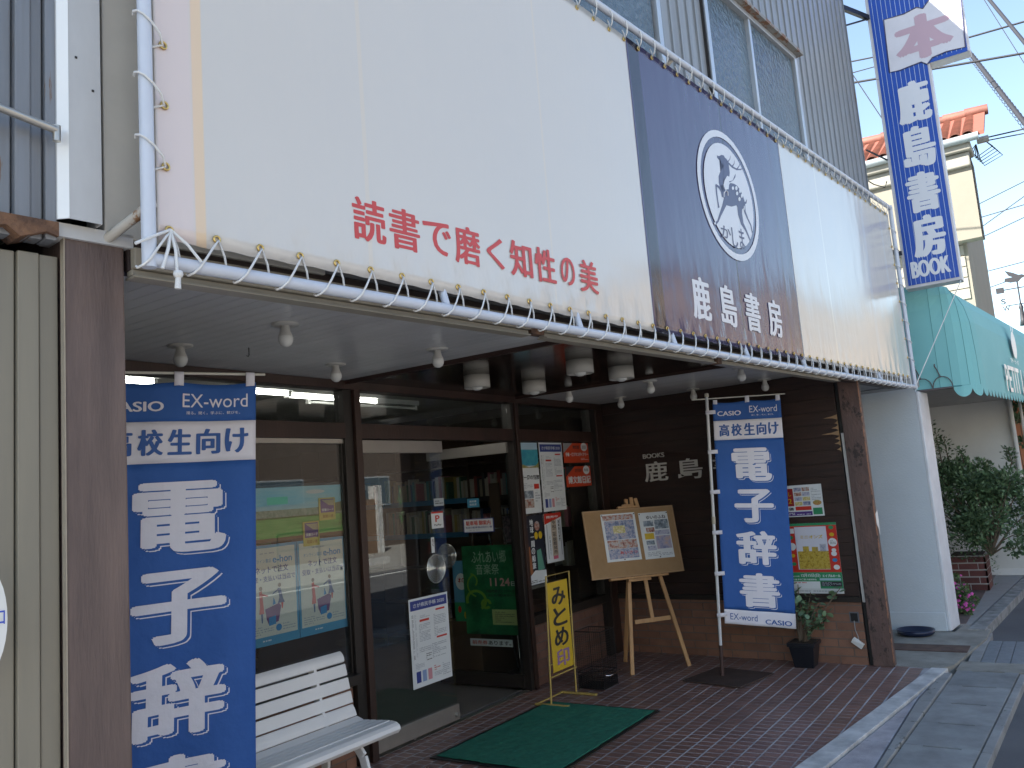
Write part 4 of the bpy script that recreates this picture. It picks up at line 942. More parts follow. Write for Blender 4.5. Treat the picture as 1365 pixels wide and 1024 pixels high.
MB().bar(f3,E_(0,apex*.92,-.03),.034,.018,(1,0,0)).build('leg', PINE, ea, bevel=.002)
MB().bar(E_(-hw+.10,.42,.012),E_(hw-.10,.42,.012),.036,.016,E_.n).build('crossbar', PINE, ea, bevel=.002)
MB().bar(E_(.0,.40,.010),E_(0,1.50,.010),.034,.016,E_.n).build('centre_mast', PINE, ea, bevel=.002)
cs = [E_.uv(*p,.03) for p in ((774,683),(893,674),(913,761),(790,774))]
TLc, TRc, BRc, BLc = [V(c) for c in cs]
uc = ((TLc+TRc+BRc+BLc)/4); bw = ((TRc-TLc).length+(BRc-BLc).length)/2; bh = ((TLc-BLc).length+(TRc-BRc).length)/2
rot = math.atan2((TRc-TLc+BRc-BLc).y,(TRc-TLc+BRc-BLc).x)
print('BOARD', bw, bh, math.degrees(rot), uc, 'hw', hw)
dd = E_.d*math.cos(rot)+E_.v*math.sin(rot); vv = E_.v*math.cos(rot)-E_.d*math.sin(rot)
B_ = Pl(E_(uc.x,uc.y,.03), dd, vv)
MB().pb(B_,-.28,.28,-bh/2-.022,-bh/2-.004,-.02,.03).pb(B_,-.11,.11,-bh/2-.045,-bh/2-.023,-.01,.02).build('ledge', PINE, ea, bevel=.003)
MB().pb(B_,-.10,.10,bh/2+.003,bh/2+.022,-.02,.02).pb(B_,-.05,.05,bh/2+.022,bh/2+.04,-.01,.012).pb(B_,-.014,.014,bh/2+.04,bh/2+.062,-.01,.012).build('top_clamp', PINE, ea, bevel=.004)
bd = thing('notice_board','tan cork notice board with two printed sheets resting on the pine easel','notice board',B_(0,-bh/2,0))
CORKM = mat('tan_board', (.36,.225,.11), .8, col2=(.31,.19,.09), nscale=14, namt=.6, bump=.2, bscale=300)
MB().pb(B_,-bw/2+.012,bw/2-.012,-bh/2+.012,bh/2-.012,0,.012).build('cork_panel', CORKM, bd)
q = MB().pb(B_,-bw/2,bw/2,bh/2-.012,bh/2,-.002,.016).pb(B_,-bw/2,bw/2,-bh/2,-bh/2+.012,-.002,.016).pb(B_,-bw/2,-bw/2+.012,-bh/2+.012,bh/2-.012,-.002,.016).pb(B_,bw/2-.012,bw/2,-bh/2+.012,bh/2-.012,-.002,.016)
q.build('board_frame', mat('board_edging',(.42,.26,.13),.6), bd)
def onB(x,y): return B_.uv(x,y,.013)
a,b = onB(802,687), onB(854,746); c,d_ = onB(847,682), onB(808,750)
u0,u1,v0,v1 = (a[0]+d_[0])/2,(b[0]+c[0])/2,(b[1]+d_[1])/2,(a[1]+c[1])/2
s1 = Sheet('pinned_sheet','left sheet on the notice board, crowded blue and red photo collage',B_,u0,u1,v0,v1,.0125)
PH = [photo('collage_%d'%k,c,s,k) for k,(c,s) in enumerate((([(.05,.06,.12),(.16,.20,.34),(.42,.42,.50),(.28,.09,.09)],38),([(.04,.03,.04),(.35,.12,.08),(.5,.45,.4),(.15,.2,.35)],40),([(.1,.15,.3),(.5,.5,.6),(.2,.25,.4)],30),([(.25,.3,.05),(.6,.5,.2),(.7,.7,.6)],60),([(.04,.05,.07),(.2,.25,.3),(.6,.65,.7)],30),([(.15,.18,.35),(.4,.38,.5),(.6,.4,.3)],16)))]
s1.rect(.04,.94,.03,.14,PH[1]); s1.rect(.07,.93,.15,.55,PH[0]); s1.rect(.3,.65,.26,.42,PH[3],2); s1.rect(.08,.94,.56,.74,PH[1],1); s1.rect(.08,.94,.745,.95,PH[0],1)
s1.text('あいさつ',.4,.9,.8,.86,RED,3)
a,b = onB(849,684), onB(901,742); c,d_ = onB(887,682), onB(862,746)
u0,u1,v0,v1 = (a[0]+d_[0])/2,(b[0]+c[0])/2,(b[1]+d_[1])/2,(a[1]+c[1])/2
s2 = Sheet('pinned_sheet','right sheet on the notice board headed ゆいのふね with harbour photos',B_,u0,u1,v0,v1,.0125)
s2.text('ゆいのふね',.25,.92,.07,.15,INK,2,.03); s2.rect(.12,.46,.18,.30,PH[4]); s2.rect(.5,.97,.17,.37,PH[4]); s2.rect(.18,.47,.33,.43,PH[1]); s2.rect(.10,.42,.45,.58,YEL)
s2.rect(.46,.97,.40,.50,PH[2]); s2.rect(.46,1-.03,.52,.80,PH[5]); s2.rect(.12,.40,.61,.70,PH[4]); s2.rect(.14,.43,.72,.82,PH[2]); s2.lines(.1,.95,.85,.95,3)
q = MB()
for s_ in (s1,s2):
    for fx,fy_ in ((.03,.03),(.97,.03),(.5,.97)):
        u_1,v_1 = s_.m(fx,fy_); p = B_(u_1,v_1,.014); q.tube([p,p+B_.n*.008],.005,8)
q.build('push_pins', INK, bd, kind='stuff')

# ==================================================================== POSTERS ON THE GLASS (right window)
def onA(x,y): return A.uv(x,y)
SEA = photo('sea_photo',[(.02,.10,.22),(.05,.30,.40),(.10,.42,.45)],5); SKYP = flat('photo_sky',(.40,.55,.66)); LAND = photo('coast_photo',[(.10,.12,.03),(.35,.32,.10),(.4,.36,.25)],40)
s = Sheet('glass_poster','poster with a blue sea photograph, leftmost in the upper row of the right window',A,5.925,6.235,1.41,2.02,.005)
s.rect(0,1,0,.12,SKYP); s.rect(0,1,.10,.33,SEA,2); s.poly([(0,.33),(.0,.36),(1,.36),(1,.28),(.85,.33),(.5,.35),(.2,.31)],LAND,3); s.text('球一周の船旅',.02,.98,.46,.53,INK); s.rect(.68,.94,.59,.66,RED); s.lines(.06,.6,.57,.66,4); s.rect(.03,.62,.68,.79,PH[4]); s.rect(.03,.62,.80,.92,PH[1]); s.lines(.7,.95,.7,.85,4)
def techo(name,label,u0,u1,v0,v1,off=.005,skew=0):
    s = Sheet(name,label,A,u0,u1,v0,v1,off,skew=skew); s.rect(.03,.97,.025,.135,NAVYP); s.text('さが県民手帳 2020',.10,.90,.055,.105,PAPER,3,.01)
    s.lines(.05,.09,.18,.68,40,INK,seed=2); s.lines(.12,.16,.18,.66,38,GREYINK,seed=3); s.rect(.24,.48,.25,.275,RED,2); s.lines(.26,.5,.20,.235,2); s.rect(.66,.90,.165,.185,RED,2); s.lines(.22,.5,.30,.50,12,seed=6); s.lines(.6,.92,.22,.48,14,seed=7)
    s.rect(.65,.92,.485,.505,RED,2); s.lines(.2,.5,.56,.62,3,seed=8); s.lines(.52,.9,.55,.72,9,seed=9); s.lines(.08,.3,.72,.8,5,seed=10); s.lines(.36,.5,.64,.73,4,INK,seed=12)
    s.rect(.09,.20,.82,.945,NAVYP,2); s.rect(.24,.34,.82,.945,flat('pale_blue_swatch',(.25,.34,.55)),2); s.rect(.38,.48,.82,.945,flat('pale_pink_swatch',(.6,.28,.32)),2); s.lines(.54,.7,.80,.87,3,RED,seed=13); s.lines(.54,.75,.88,.93,3,seed=14); s.lines(.76,.95,.80,.95,7,seed=15)
techo('glass_poster','white notebook poster with navy heading, middle of the upper row in the right window',6.265,6.662,1.41,2.022)
techo('glass_poster','white notebook poster with navy heading on the closed glass door',4.41,4.835,.33,.925,.012)
def redp(label,v0,v1,body,sub,u0,u1):
    s = Sheet('glass_poster',label,A,u0,u1,v0,v1,.005,paper=flat('orange_red_paper',(.58,.065,.02)))
    s.poly([(0,0),(.36,0),(.0,.5)],flat('grey_band',(.3,.3,.3)) if 'upper' in label else INK,1); s.ell(.82,.2,.13,.22,PAPER,2); s.text(sub,.73,.9,.12,.28,INK,3,.0); s.text(body,.06,.97,.48,.85 if len(body)<6 else .68,PAPER,3,.05); s.text('博文館' if len(body)>6 else 'おすすめの',.36,.62,.12,.3,INK,3,.03); s.lines(.66,.96,.76,.88,2,PAPER)
redp('red diary poster, upper of the two at the right end of the window',1.835,2.02,'手帳・ビジネスダイアリー','2020',6.69,7.17)
redp('red diary poster, lower of the two, headed 博文館日記',1.61,1.80,'博文館日記','新版',6.70,7.178)
s = Sheet('glass_poster','dark travel poster with white title and statue colours, lower left of the right window',A,5.905,6.225,.815,1.392,.005,paper=flat('black_paper',(.02,.022,.035)))
s.ell(.7,.16,.13,.07,PH[1]); s.ell(.62,.3,.09,.055,YEL,2); s.ell(.83,.3,.09,.055,YEL,2); s.vtext('地球一周の船旅',.33,.51,.05,.78,PAPER,3,.04)
s.poly([(.6,.52),(.8,.50),(.93,.8),(.6,.82)],flat('statue_green',(.12,.32,.24)),2); s.poly([(.06,.5),(.28,.44),(.36,.85),(.1,.85)],flat('terracotta',(.32,.12,.05)),1); s.poly([(.0,1),(.0,.93),(.45,.80),(1,.82),(1,1)],PAPER,2); s.lines(.06,.22,.1,.2,4,PAPER); s.vtext('ふね',.1,.2,.3,.42,PAPER); s.lines(.1,.9,.93,.98,2,INK,3)
s = Sheet('glass_poster','white poster with a slanted red heading, lower centre of the right window',A,6.255,6.545,.965,1.392,.005)
s.poly([(0,0),(1,0),(1,.09),(0,.22)],RED,1); s.text('発売中',.1,.8,.05,.10,PAPER,3); s.rect(.1,.14,.22,.92,GREYINK); s.rect(.88,.92,.14,.88,GREYINK); s.rect(.36,.68,.14,.88,flat('beige_paper',(.5,.42,.33))); s.vtext('令和二年版暦発売',.41,.63,.15,.84,INK,3,.03); s.vtext('高島易断本暦',.76,.85,.15,.6,INK,3); s.vtext('本書店発行',.2,.28,.45,.85,GREYINK,3); s.rect(.38,.66,.87,.94,PINK)

# left window: landscape photo, ordering posters, card tags
s = Sheet('landscape_photo','wide photo of green fields under blue sky behind the left window',A,2.75,3.862,1.42,1.755,-.02,paper=flat('frame_dark',(.03,.03,.03)),cat='photo')
SKG = photo('field_sky',[(.10,.33,.50),(.22,.50,.62),(.45,.60,.62)],3,2,(.3,.3,2)); FLD = photo('green_field',[(.03,.17,.03),(.07,.33,.05),(.14,.40,.09)],7,1,(.4,1,4)); HILLS = photo('far_hills',[(.05,.12,.08),(.15,.25,.20),(.3,.36,.30)],25,1)
s.rect(0,.995,.05,.46,SKG); s.rect(0,.995,.45,.60,HILLS,2); s.rect(0,.995,.58,.93,FLD,2); s.ell(.8,.16,.07,.035,flat('photo_cloud',(.6,.6,.6)),2); s.poly([(.86,.46),(.92,.40),(.995,.37),(.995,.55),(.86,.55)],flat('photo_hill',(.04,.10,.05)),3)
s.rect(.46,.60,.22,.35,flat('mint_patch',(.14,.62,.40)),3); s.rect(0,.995,.93,.98,flat('brown_band',(.10,.055,.03)),3)
def ehon(label,u0,u1):
    s = Sheet('ordering_poster',label,A,u0,u1,.845,1.41,-.018,paper=flat('ehon_blue',(.055,.27,.46)))
    s.rect(.04,.96,.03,.91,flat('ehon_cream',(.60,.60,.54)),1)
    s.lines(.3,.8,.07,.10,1); s.text('オンライン書店',.12,.5,.14,.18,BLUEP,3,.0); s.text('e-hon',.53,.9,.115,.19,BLUEP,3,.02); s.text('ネットで注文',.2,.82,.215,.285,NAVYP,3,.03); s.text('受取・支払いは当店で',.08,.95,.31,.37,NAVYP,3,.025)
    # two figures at a counter, flat print
    CO = flat('coral_print',(.62,.14,.13)); SK = flat('hair_brown',(.10,.05,.04)); VI = flat('violet_print',(.16,.06,.18)); DB = flat('slate_print',(.08,.12,.25))
    s.poly([(.26,.46),(.31,.45),(.335,.62),(.34,.68),(.25,.68),(.27,.6)],CO,3); s.ell(.29,.43,.03,.022,SK,3); s.poly([(.31,.48),(.42,.505),(.41,.52),(.31,.505)],CO,4); s.poly([(.28,.68),(.32,.68),(.31,.77),(.29,.77)],DB,3)
    s.poly([(.60,.45),(.66,.45),(.70,.56),(.73,.60),(.60,.60),(.63,.54)],DB,3); s.ell(.64,.42,.028,.022,SK,3); s.poly([(.62,.47),(.5,.505),(.51,.49),(.61,.455)],DB,4); s.poly([(.66,.60),(.70,.6),(.685,.66),(.67,.66)],RED,4)
    s.poly([(.36,.64),(.62,.60),(.66,.63),(.60,.78),(.42,.80),(.38,.74)],VI,3); s.poly([(.42,.73),(.55,.715),(.55,.80),(.42,.81)],BLUEP,4); s.poly([(.5,.61),(.52,.53),(.56,.6)],BLUEP,4)
    s.ell(.60,.84,.055,.035,BLUEP,4); s.lines(.08,.5,.80,.89,4); s.lines(.68,.92,.80,.88,3); s.lines(.3,.6,.935,.965,1,PAPER)
ehon('blue-bordered online order poster, right one of the pair in the left window',3.472,3.862)
ehon('blue-bordered online order poster, left one of the pair beside the near banner',3.078,3.468)
def cardtag(label,u0,u1,v0,v1):
    s = Sheet('card_tag',label,A,u0,u1,v0,v1,-.012,paper=flat('tag_yellow',(.50,.42,.10)),cat='card'); s.rect(.1,.92,.06,.66,PURP); s.poly([(.15,.1),(.9,.1),(.9,.36),(.6,.34)],flat('tag_gold',(.38,.33,.22)),3); s.text('図書カード',.16,.88,.48,.6,PAPER,3); s.text('取扱い店',.2,.85,.76,.90,flat('tag_ink',(.25,.12,.02)),3)
a,b = A.uv(426,664), A.uv(449,692); cardtag('yellow and purple book card tag, upper right on the landscape photo',a[0],b[0],b[1],a[1])
a,b = A.uv(405,696), A.uv(428,726); cardtag('yellow and purple book card tag, lower left on the landscape photo',a[0],b[0],b[1],a[1])
# stickers on the closed door
s = Sheet('payment_sticker','small white and red payment sticker reading PayPay on the closed glass door',A,4.72,4.855,1.385,1.505,.006,cat='sticker'); s.rect(0,1,0,.1,RED); s.text('P',.3,.68,.22,.62,RED,2,.05); s.text('PayPay',.2,.8,.74,.88,INK,2)
s = Sheet('grey_sticker','small pale grey sticker above the payment sticker on the closed door',A,4.76,4.875,1.545,1.60,.006,paper=flat('pale_grey_paper',(.40,.45,.48)),cat='sticker'); s.lines(.1,.9,.2,.8,2,INK)
s = Sheet('push_sticker','narrow vertical white sticker just above the round door handle',A,4.700,4.735,1.215,1.325,.006,cat='sticker'); s.vtext('引く',.25,.75,.1,.6,INK)
# on the open leaf
s = Sheet('parking_sign','white parking notice 駐車場御案内 with blue border on the open glass door',L2,-.53,-.205,1.285,1.405,.006,paper=flat('navy_border',(.05,.07,.25)),cat='notice'); s.rect(.03,.97,.06,.94,PAPER); s.text('駐車場 御案内',.1,.9,.16,.48,RED,3,.03); s.text('当店の駐車場は向かい側',.08,.94,.56,.70,NAVYP,3,.01); s.lines(.2,.85,.78,.86,1)
s = Sheet('blue_sticker','small blue square sticker above the parking notice on the open door',L2,-.47,-.345,1.50,1.575,.006,paper=flat('cyan_paper',(.06,.28,.45)),cat='sticker'); s.text('教科書',.2,.8,.2,.45,PAPER,2); s.text('取扱店',.2,.8,.55,.8,PAPER,2)
# green concert poster on an inside stand
GI = Pl((6.0,0,0),(0,-1,0)); a = GI.uv(615,728); b = GI.uv(684,726); c = GI.uv(688,847)
st = thing('poster_stand','chrome tube stand holding the green concert poster inside the doorway','stand',(6.05,4.3,0))
s = Sheet('concert_poster','green concert poster dated 11 24 standing just inside the open door',GI,a[0],b[0]+.02,c[1],(a[1]+b[1])/2,0,paper=photo('green_wash',[(.006,.07,.03),(.015,.15,.06),(.04,.22,.09)],5))
LG = flat('pale_green',(.40,.55,.42)); YG = flat('yellow_green',(.16,.33,.04))
s.text('ふれあい郷',.18,.82,.06,.20,LG,3,.0); s.text('音楽祭',.25,.68,.21,.33,LG,3,.0); s.text('11',.5,.62,.37,.46,flat('pale_pink_text',(.7,.35,.35)),3,.02); s.text('24',.68,.86,.37,.46,MC['pale_pink_text'],3,.02); s.text('日',.88,.95,.41,.46,PAPER,3)
s.text('西部劇場スカイパーク',.42,.93,.50,.535,INK,3); s.text('あれあい郷自有館ホール',.45,.97,.55,.58,INK,3); s.rect(.5,.95,.72,.89,flat('pale_yellow_box',(.40,.48,.20)),2); s.lines(.55,.9,.74,.87,6,INK); s.ell(.48,.70,.0,.0,YG,1)
def arc(cx,cy,r,w_,a0,a1,n=16): return [(cx+r*math.cos(math.radians(a0+(a1-a0)*k/n)),cy-r*.6*math.sin(math.radians(a0+(a1-a0)*k/n))) for k in range(n+1)]+[(cx+(r-w_)*math.cos(math.radians(a1-(a1-a0)*k/n)),cy-(r-w_)*.6*math.sin(math.radians(a1-(a1-a0)*k/n))) for k in range(n+1)]
mbq = MB()
for cx_,cy_,r,w_,a0,a1 in ((.22,.62,.20,.05,-60,200),(.30,.45,.24,.03,120,250),(.40,.66,.10,.05,0,320),(.12,.40,.15,.03,-40,80)):
    pts = arc(cx_,cy_,r,w_,a0,a1); n = len(pts)//2
    for k in range(n-1): mbq.fan(GI,[s.m(*pts[k]),s.m(*pts[k+1]),s.m(*pts[-2-k]),s.m(*pts[-1-k])],s.off+.0012)
mbq.build('swirl_print', YG, s.t)
a2 = GI.uv(627,849); b2 = GI.uv(684,862)
s = Sheet('ticket_strip','white strip reading 前売券あります hanging under the green concert poster',GI,a2[0],b2[0],b2[1]-.005,a2[1]-.012,.002,cat='notice'); s.text('前売券',.05,.42,.2,.8,RED,2,.04); s.text('あります。',.44,.97,.2,.8,INK,2,.04)
q = MB()
for uu,s_ in ((a[0]+.06,-1),(b[0]-.06,1)): q.tube([GI(uu,1.0,-.03),GI(uu+.01*s_,.42,-.03),GI(uu+.03*s_,.2,-.02),GI(uu+.055*s_,0.005,.0)],.007,8)
q.tube([GI((a[0]+b[0])/2,1.25,-.04),GI((a[0]+b[0])/2,.02,-.35)],.007,8); q.tube([GI(a[0]+.06,1.0,-.03),GI(a[0]+.12,1.30,-.03),GI(b[0]-.12,1.30,-.03),GI(b[0]-.06,1.0,-.03)],.006,8)
q.build('tube_frame', mat('chrome_tube',(.6,.6,.6),.25,metal=.9), st)
# small blue poster visible through the closed door edge
s = Sheet('inner_poster','small blue and green poster inside the doorway, left of the green concert poster',GI,-4.78,-4.60,.42,1.03,-.02,paper=flat('light_blue_paper',(.10,.30,.48)))
s.rect(0,1,.6,1,GRNP); s.ell(.5,.3,.35,.12,PAPER,2); s.text('本の',.3,.7,.24,.32,RED,3); s.ell(.3,.7,.1,.05,RED,2); s.ell(.65,.78,.1,.05,YEL,2)

# ==================================================================== SIDE WALL
mb = MB(); letter(mb,W,'BOOKS',.475,.70,1.825,1.868,.014,.0,depth=.013)
xs = (.475,.83,1.185,1.54)
for i,c in enumerate('鹿島書房'): letter(mb,W,c,xs[i],xs[i]+.245,1.60,1.79,.016,.010,depth=.015)
mb.build('raised_lettering', flat('painted_letters',(.66,.64,.60),.5), shop, label='raised white letters BOOKS 鹿島書房 on the dark side wall')
s = Sheet('wall_poster','landscape flyer with small product photos on the dark side wall, above the red poster',W,1.72,2.128,1.207,1.474,.003,cat='poster')
s.rect(.0,.40,.10,.66,flat('deep_red',(.30,.02,.02))); s.text('大売出し',.05,.36,.2,.35,YEL,3,.04); s.text('1012',.05,.36,.42,.58,YEL,3,.04)
for r in range(4):
    for c in range(2): s.rect(.42+c*.17,.575+c*.17,.08+r*.15,.20+r*.15,PH[(r+c)%4+ (0)],2)
s.lines(.78,.97,.1,.5,8,seed=21); s.ell(.88,.58,.09,.08,photo('food_print',[(.3,.05,.02),(.5,.3,.1),(.15,.25,.05)],60),2); s.rect(.42,.75,.68,.80,RED,2); s.text('大特価',.05,.38,.70,.8,INK,3); s.rect(.0,.76,.84,.97,PURP,2); s.lines(.05,.72,.86,.95,2,PAPER,3); s.rect(.78,.97,.74,.95,GRNP,2)
s = Sheet('wall_poster','red, white and green event poster low on the dark side wall by the potted plant',W,1.785,2.208,.565,1.149,.003,paper=flat('white_paper_2',(.62,.64,.64)),cat='poster')
s.rect(0,1,0,.035,GRNP); s.rect(0,1,.036,.70,RED,1); s.rect(.17,.80,.05,.66,flat('pale_panel',(.62,.63,.72)),2); s.text('ミニオンズ',.27,.72,.17,.22,YEL,3,.05)
s.rect(.19,.80,.40,.655,photo('busy_yellow_print',[(.05,.04,.03),(.42,.28,.03),(.55,.42,.08),(.3,.2,.1)],55),3)
s.rect(.30,.42,.33,.405,photo('busy_yellow_print_2',[(.08,.1,.2),(.5,.36,.05),(.55,.42,.08)],60),3); s.rect(.48,.60,.34,.405,MC['busy_yellow_print_2'],3); s.rect(.64,.76,.30,.405,photo('chef_white_print',[(.15,.18,.3),(.6,.6,.65)],50),3)
for cx_,cy_,m in ((.08,.20,GRNP),(.08,.46,YEL),(.085,.58,GRNP),(.90,.17,YEL),(.90,.53,BLUEP),(.90,.07,GRNP)): s.ell(cx_,cy_,.05,.028,m,3,8)
s.ell(.09,.33,.075,.055,PAPER,3); s.ell(.90,.28,.085,.06,PAPER,3); s.lines(.85,.96,.25,.31,3,INK,4); s.ell(.905,.39,.045,.025,PAPER,3); s.ell(.90,.44,.055,.035,PAPER,3); s.ell(.92,.63,.06,.035,PAPER,3); s.rect(.03,.16,.07,.14,PAPER,3)
s.rect(0,1,.70,.93,GRNP,2); s.text('2019年',.03,.17,.745,.77,PAPER,3,.03); s.text('12月15日(日)',.20,.58,.72,.775,PAPER,3,.05); s.text('エイブルホール',.62,.97,.73,.77,PAPER,3,.05); s.text('主催 鹿島実業 共催協議会',.03,.5,.79,.815,PAPER,3,.02); s.rect(.56,.97,.785,.815,flat('pale_blue_band',(.35,.5,.6)),3)
s.rect(.02,.56,.83,.93,PAPER,3); s.lines(.05,.52,.835,.86,1,RED,4); s.rect(.58,.98,.83,.90,INK,3); s.lines(.6,.96,.835,.895,4,GREYINK,4); s.lines(.05,.95,.95,.98,1,GREYINK,3,9)
# outlet box with a dangling adapter
ob = thing('outlet_box','recessed outlet box with a white adapter dangling from it, low on the brick wall','outlet',W(2.267,.3,0))
MB().pb(W,2.225,2.30,.335,.42,.0,.006).build('box_frame', mat('grey_box',(.12,.13,.15),.5), ob); MB().pb(W,2.235,2.29,.345,.41,.006,.008).build('box_inside', BLACKM, ob)
MB().tube([W(2.26,.35,.01),W(2.262,.28,.02),W(2.275,.23,.015),W(2.28,.20,.02)],.004,6).build('cable', flat('grey_cable',(.3,.3,.3)), ob)
MB().bar(W(2.235,.205,.03),W(2.31,.150,.03),.05,.02,W.n).bar(W(2.235,.205,.045),W(2.32,.165,.045),.02,.012,W.n).build('adapter', WHITE, ob, bevel=.003)

# potted plant ------------------------------------------------------------
pp = thing('potted_plant','leafy plant in a black square pot against the brick side wall','potted plant',(7.17,2.08,0))
POT = mat('black_plastic', (.010,.012,.018), .35)
cx_, cy_ = 7.165, 2.055
q = MB().hexa([(cx_-.075,cy_-.075,0),(cx_+.075,cy_-.075,0),(cx_+.075,cy_+.075,0),(cx_-.075,cy_+.075,0),(cx_-.10,cy_-.10,.17),(cx_+.10,cy_-.10,.17),(cx_+.10,cy_+.10,.17),(cx_-.10,cy_+.10,.17)])
q.box(cx_-.112,cx_+.112,cy_-.112,cy_+.112,.17,.20); q.build('pot', POT, pp, bevel=.004)
MB().box(cx_-.095,cx_+.095,cy_-.095,cy_+.095,.2,.203).build('soil', mat('soil',(.05,.035,.025),.95,bump=1), pp)
BARK = mat('bark', (.16,.12,.085), .85, bump=.5)
def leafmesh(mb, c, d, ln_, wd, up_, k=6):
    d = V(d).normalized(); sd = d.cross(V(up_)); sd = sd.normalized() if sd.length > .01 else V((1,0,0)); nn = sd.cross(d)
    L_ = [c]; Rr = []
    prof = [(.0,.0),(.25,.8),(.55,1.0),(.85,.65),(1.0,.0)]
    vs = [c+d*(t*ln_)+sd*(w_*wd/2)+nn*(-.15*ln_*t*t+abs(w_)*.06*ln_) for t, w_ in prof]+[c+d*(t*ln_)-sd*(w_*wd/2)+nn*(-.15*ln_*t*t+abs(w_)*.06*ln_) for t, w_ in prof[1:4][::-1]]
    mid = [c+d*(t*ln_)+nn*(-.15*ln_*t*t) for t in (.25,.55,.85)]
    b = vs+mid                                         # 0..7 outline, 8..10 midrib
    mb.add(b,[(0,1,8),(1,2,9,8),(2,3,10,9),(3,4,10),(4,5,10),(5,6,9,10),(6,7,8,9),(7,0,8)])
rl = random.Random(21); stems = MB(); leaves = MB()
for k in range(18):
    a = rl.uniform(0,6.28); r = rl.uniform(.06,.27); top = V((cx_+r*math.cos(a)*.9-.0, cy_+r*math.sin(a)*1.1-.07, rl.uniform(.36,.66)))
    b0_ = V((cx_+.03*math.cos(a),cy_+.03*math.sin(a),.2)); mid = b0_.lerp(top,.5)+V((0,0,.03)); stems.tube([b0_,mid,top],[.008,.006,.003],5)
    for j in range(13):
        t = rl.uniform(.45,1.08); p = b0_.lerp(top,t)+V((rl.uniform(-.03,.03),rl.uniform(-.03,.03),rl.uniform(-.02,.03)))
        d = V((rl.uniform(-1,1),rl.uniform(-1,1),rl.uniform(-.3,.7))); leafmesh(leaves,p,d,rl.uniform(.042,.06),rl.uniform(.036,.05),(rl.uniform(-.6,.6),rl.uniform(-.6,.6),1))
stems.build('stem', BARK, pp)
LEAF = mat('round_leaf', (.14,.22,.12), .45, col2=(.08,.14,.07), nscale=8, island=.35, spec=.5)
leaves.build('foliage', LEAF, pp, kind='stuff')

# dish by the cafe wall
q = MB().lathe([(0,.004),(.10,.004),(.135,.015),(.155,.05),(.165,.052),(.16,.02),(.13,.0),(0,.0)],28,(8.66,1.44,.0)); q = q.build('plastic_dish', mat('dark_blue_plastic',(.012,.02,.055),.3)); tag(q,'shallow dark blue plastic dish on the concrete at the foot of the white wall','dish')

# ==================================================================== CAFE
cafe = thing('cafe_building','white cafe building next to the bookshop with a recessed porch and turquoise awning','building',(11,2,0))
CW = mat('white_render', (.55,.60,.64), .7, col2=(.48,.53,.57), nscale=1.6, namt=.7, bump=.25, bscale=70)
CW2 = mat('off_white_render', (.66,.66,.64), .75, col2=(.56,.56,.54), nscale=2, namt=.6, bump=.2, bscale=60, patch=(.45,.45,.42), pscale=5, pth=.68)
C_ = Pl((8.88,1.165,0), (math.cos(math.radians(-5.2)),math.sin(math.radians(-5.2)),0))
MB().box(8.88,9.06,1.19,3.6,.0,2.33).build('side_wall', CW, cafe)
MB().box(8.865,8.879,1.2,3.6,.0,.17).build('wall_base', CW, cafe, bevel=.004)
MB().pb(C_,-.005,.36,.0,2.27,-.03,.0).build('front_column', mat('white_column_paint',(.72,.73,.76),.6,bump=.1), cafe, bevel=.008)
MB().pb(C_,.0,.36,.0,2.27,-.30,-.031).build('front_column', CW2, cafe)
MB().box(9.06,13.2,3.2,3.35,0,3.0).build('back_wall', CW2, cafe)
MB().box(9.06,9.30,1.5,3.2,0,2.35).build('inner_wall', mat('beige_inner_wall',(.45,.43,.38),.7), cafe)
MB().box(13.0,13.2,.60,3.2,0,2.4).build('porch_end_wall', CW2, cafe)
MB().box(12.988,12.999,.60,3.2,.0,.09).build('skirting', flat('skirting_white',(.7,.7,.7)), cafe)
MB().prism([(9.06,3.3),(9.06,.86),(13.25,.35),(13.25,3.3)],2.33,2.42).build('porch_ceiling', mat('porch_soffit',(.42,.41,.39),.7), cafe)
dr = MB().box(9.305,9.36,1.95,2.7,0.01,2.05).build('door', mat('dark_brown_door',(.07,.045,.035),.5), cafe, bevel=.004)
MB().box(9.305,9.365,1.86,1.95,0.01,2.14).build('door_frame', flat('cream_frame',(.5,.48,.42)), cafe); MB().box(9.365,9.38,2.02,2.06,.95,1.15).build('handle', METAL, dr)
q = MB().box(12.05,12.95,.78,.83,1.02,1.07)
MB().tube([(12.95,.62,0),(12.95,.62,2.35)],.03,12).tube([(12.95,.50,0),(12.95,.50,2.35)],.018,10).build('downpipe', mat('white_downpipe',(.6,.6,.58),.4), cafe)
MB().box(9.06,20,1.6,9,2.42,3.4).build('upper_wall', CW2, cafe)
MB().lathe([(0,0),(.09,0),(.09,-.03),(.0,-.03)],20,(10.9,1.5,2.33)).build('ceiling_lamp', flat('lamp_white',(.7,.7,.68)), cafe)
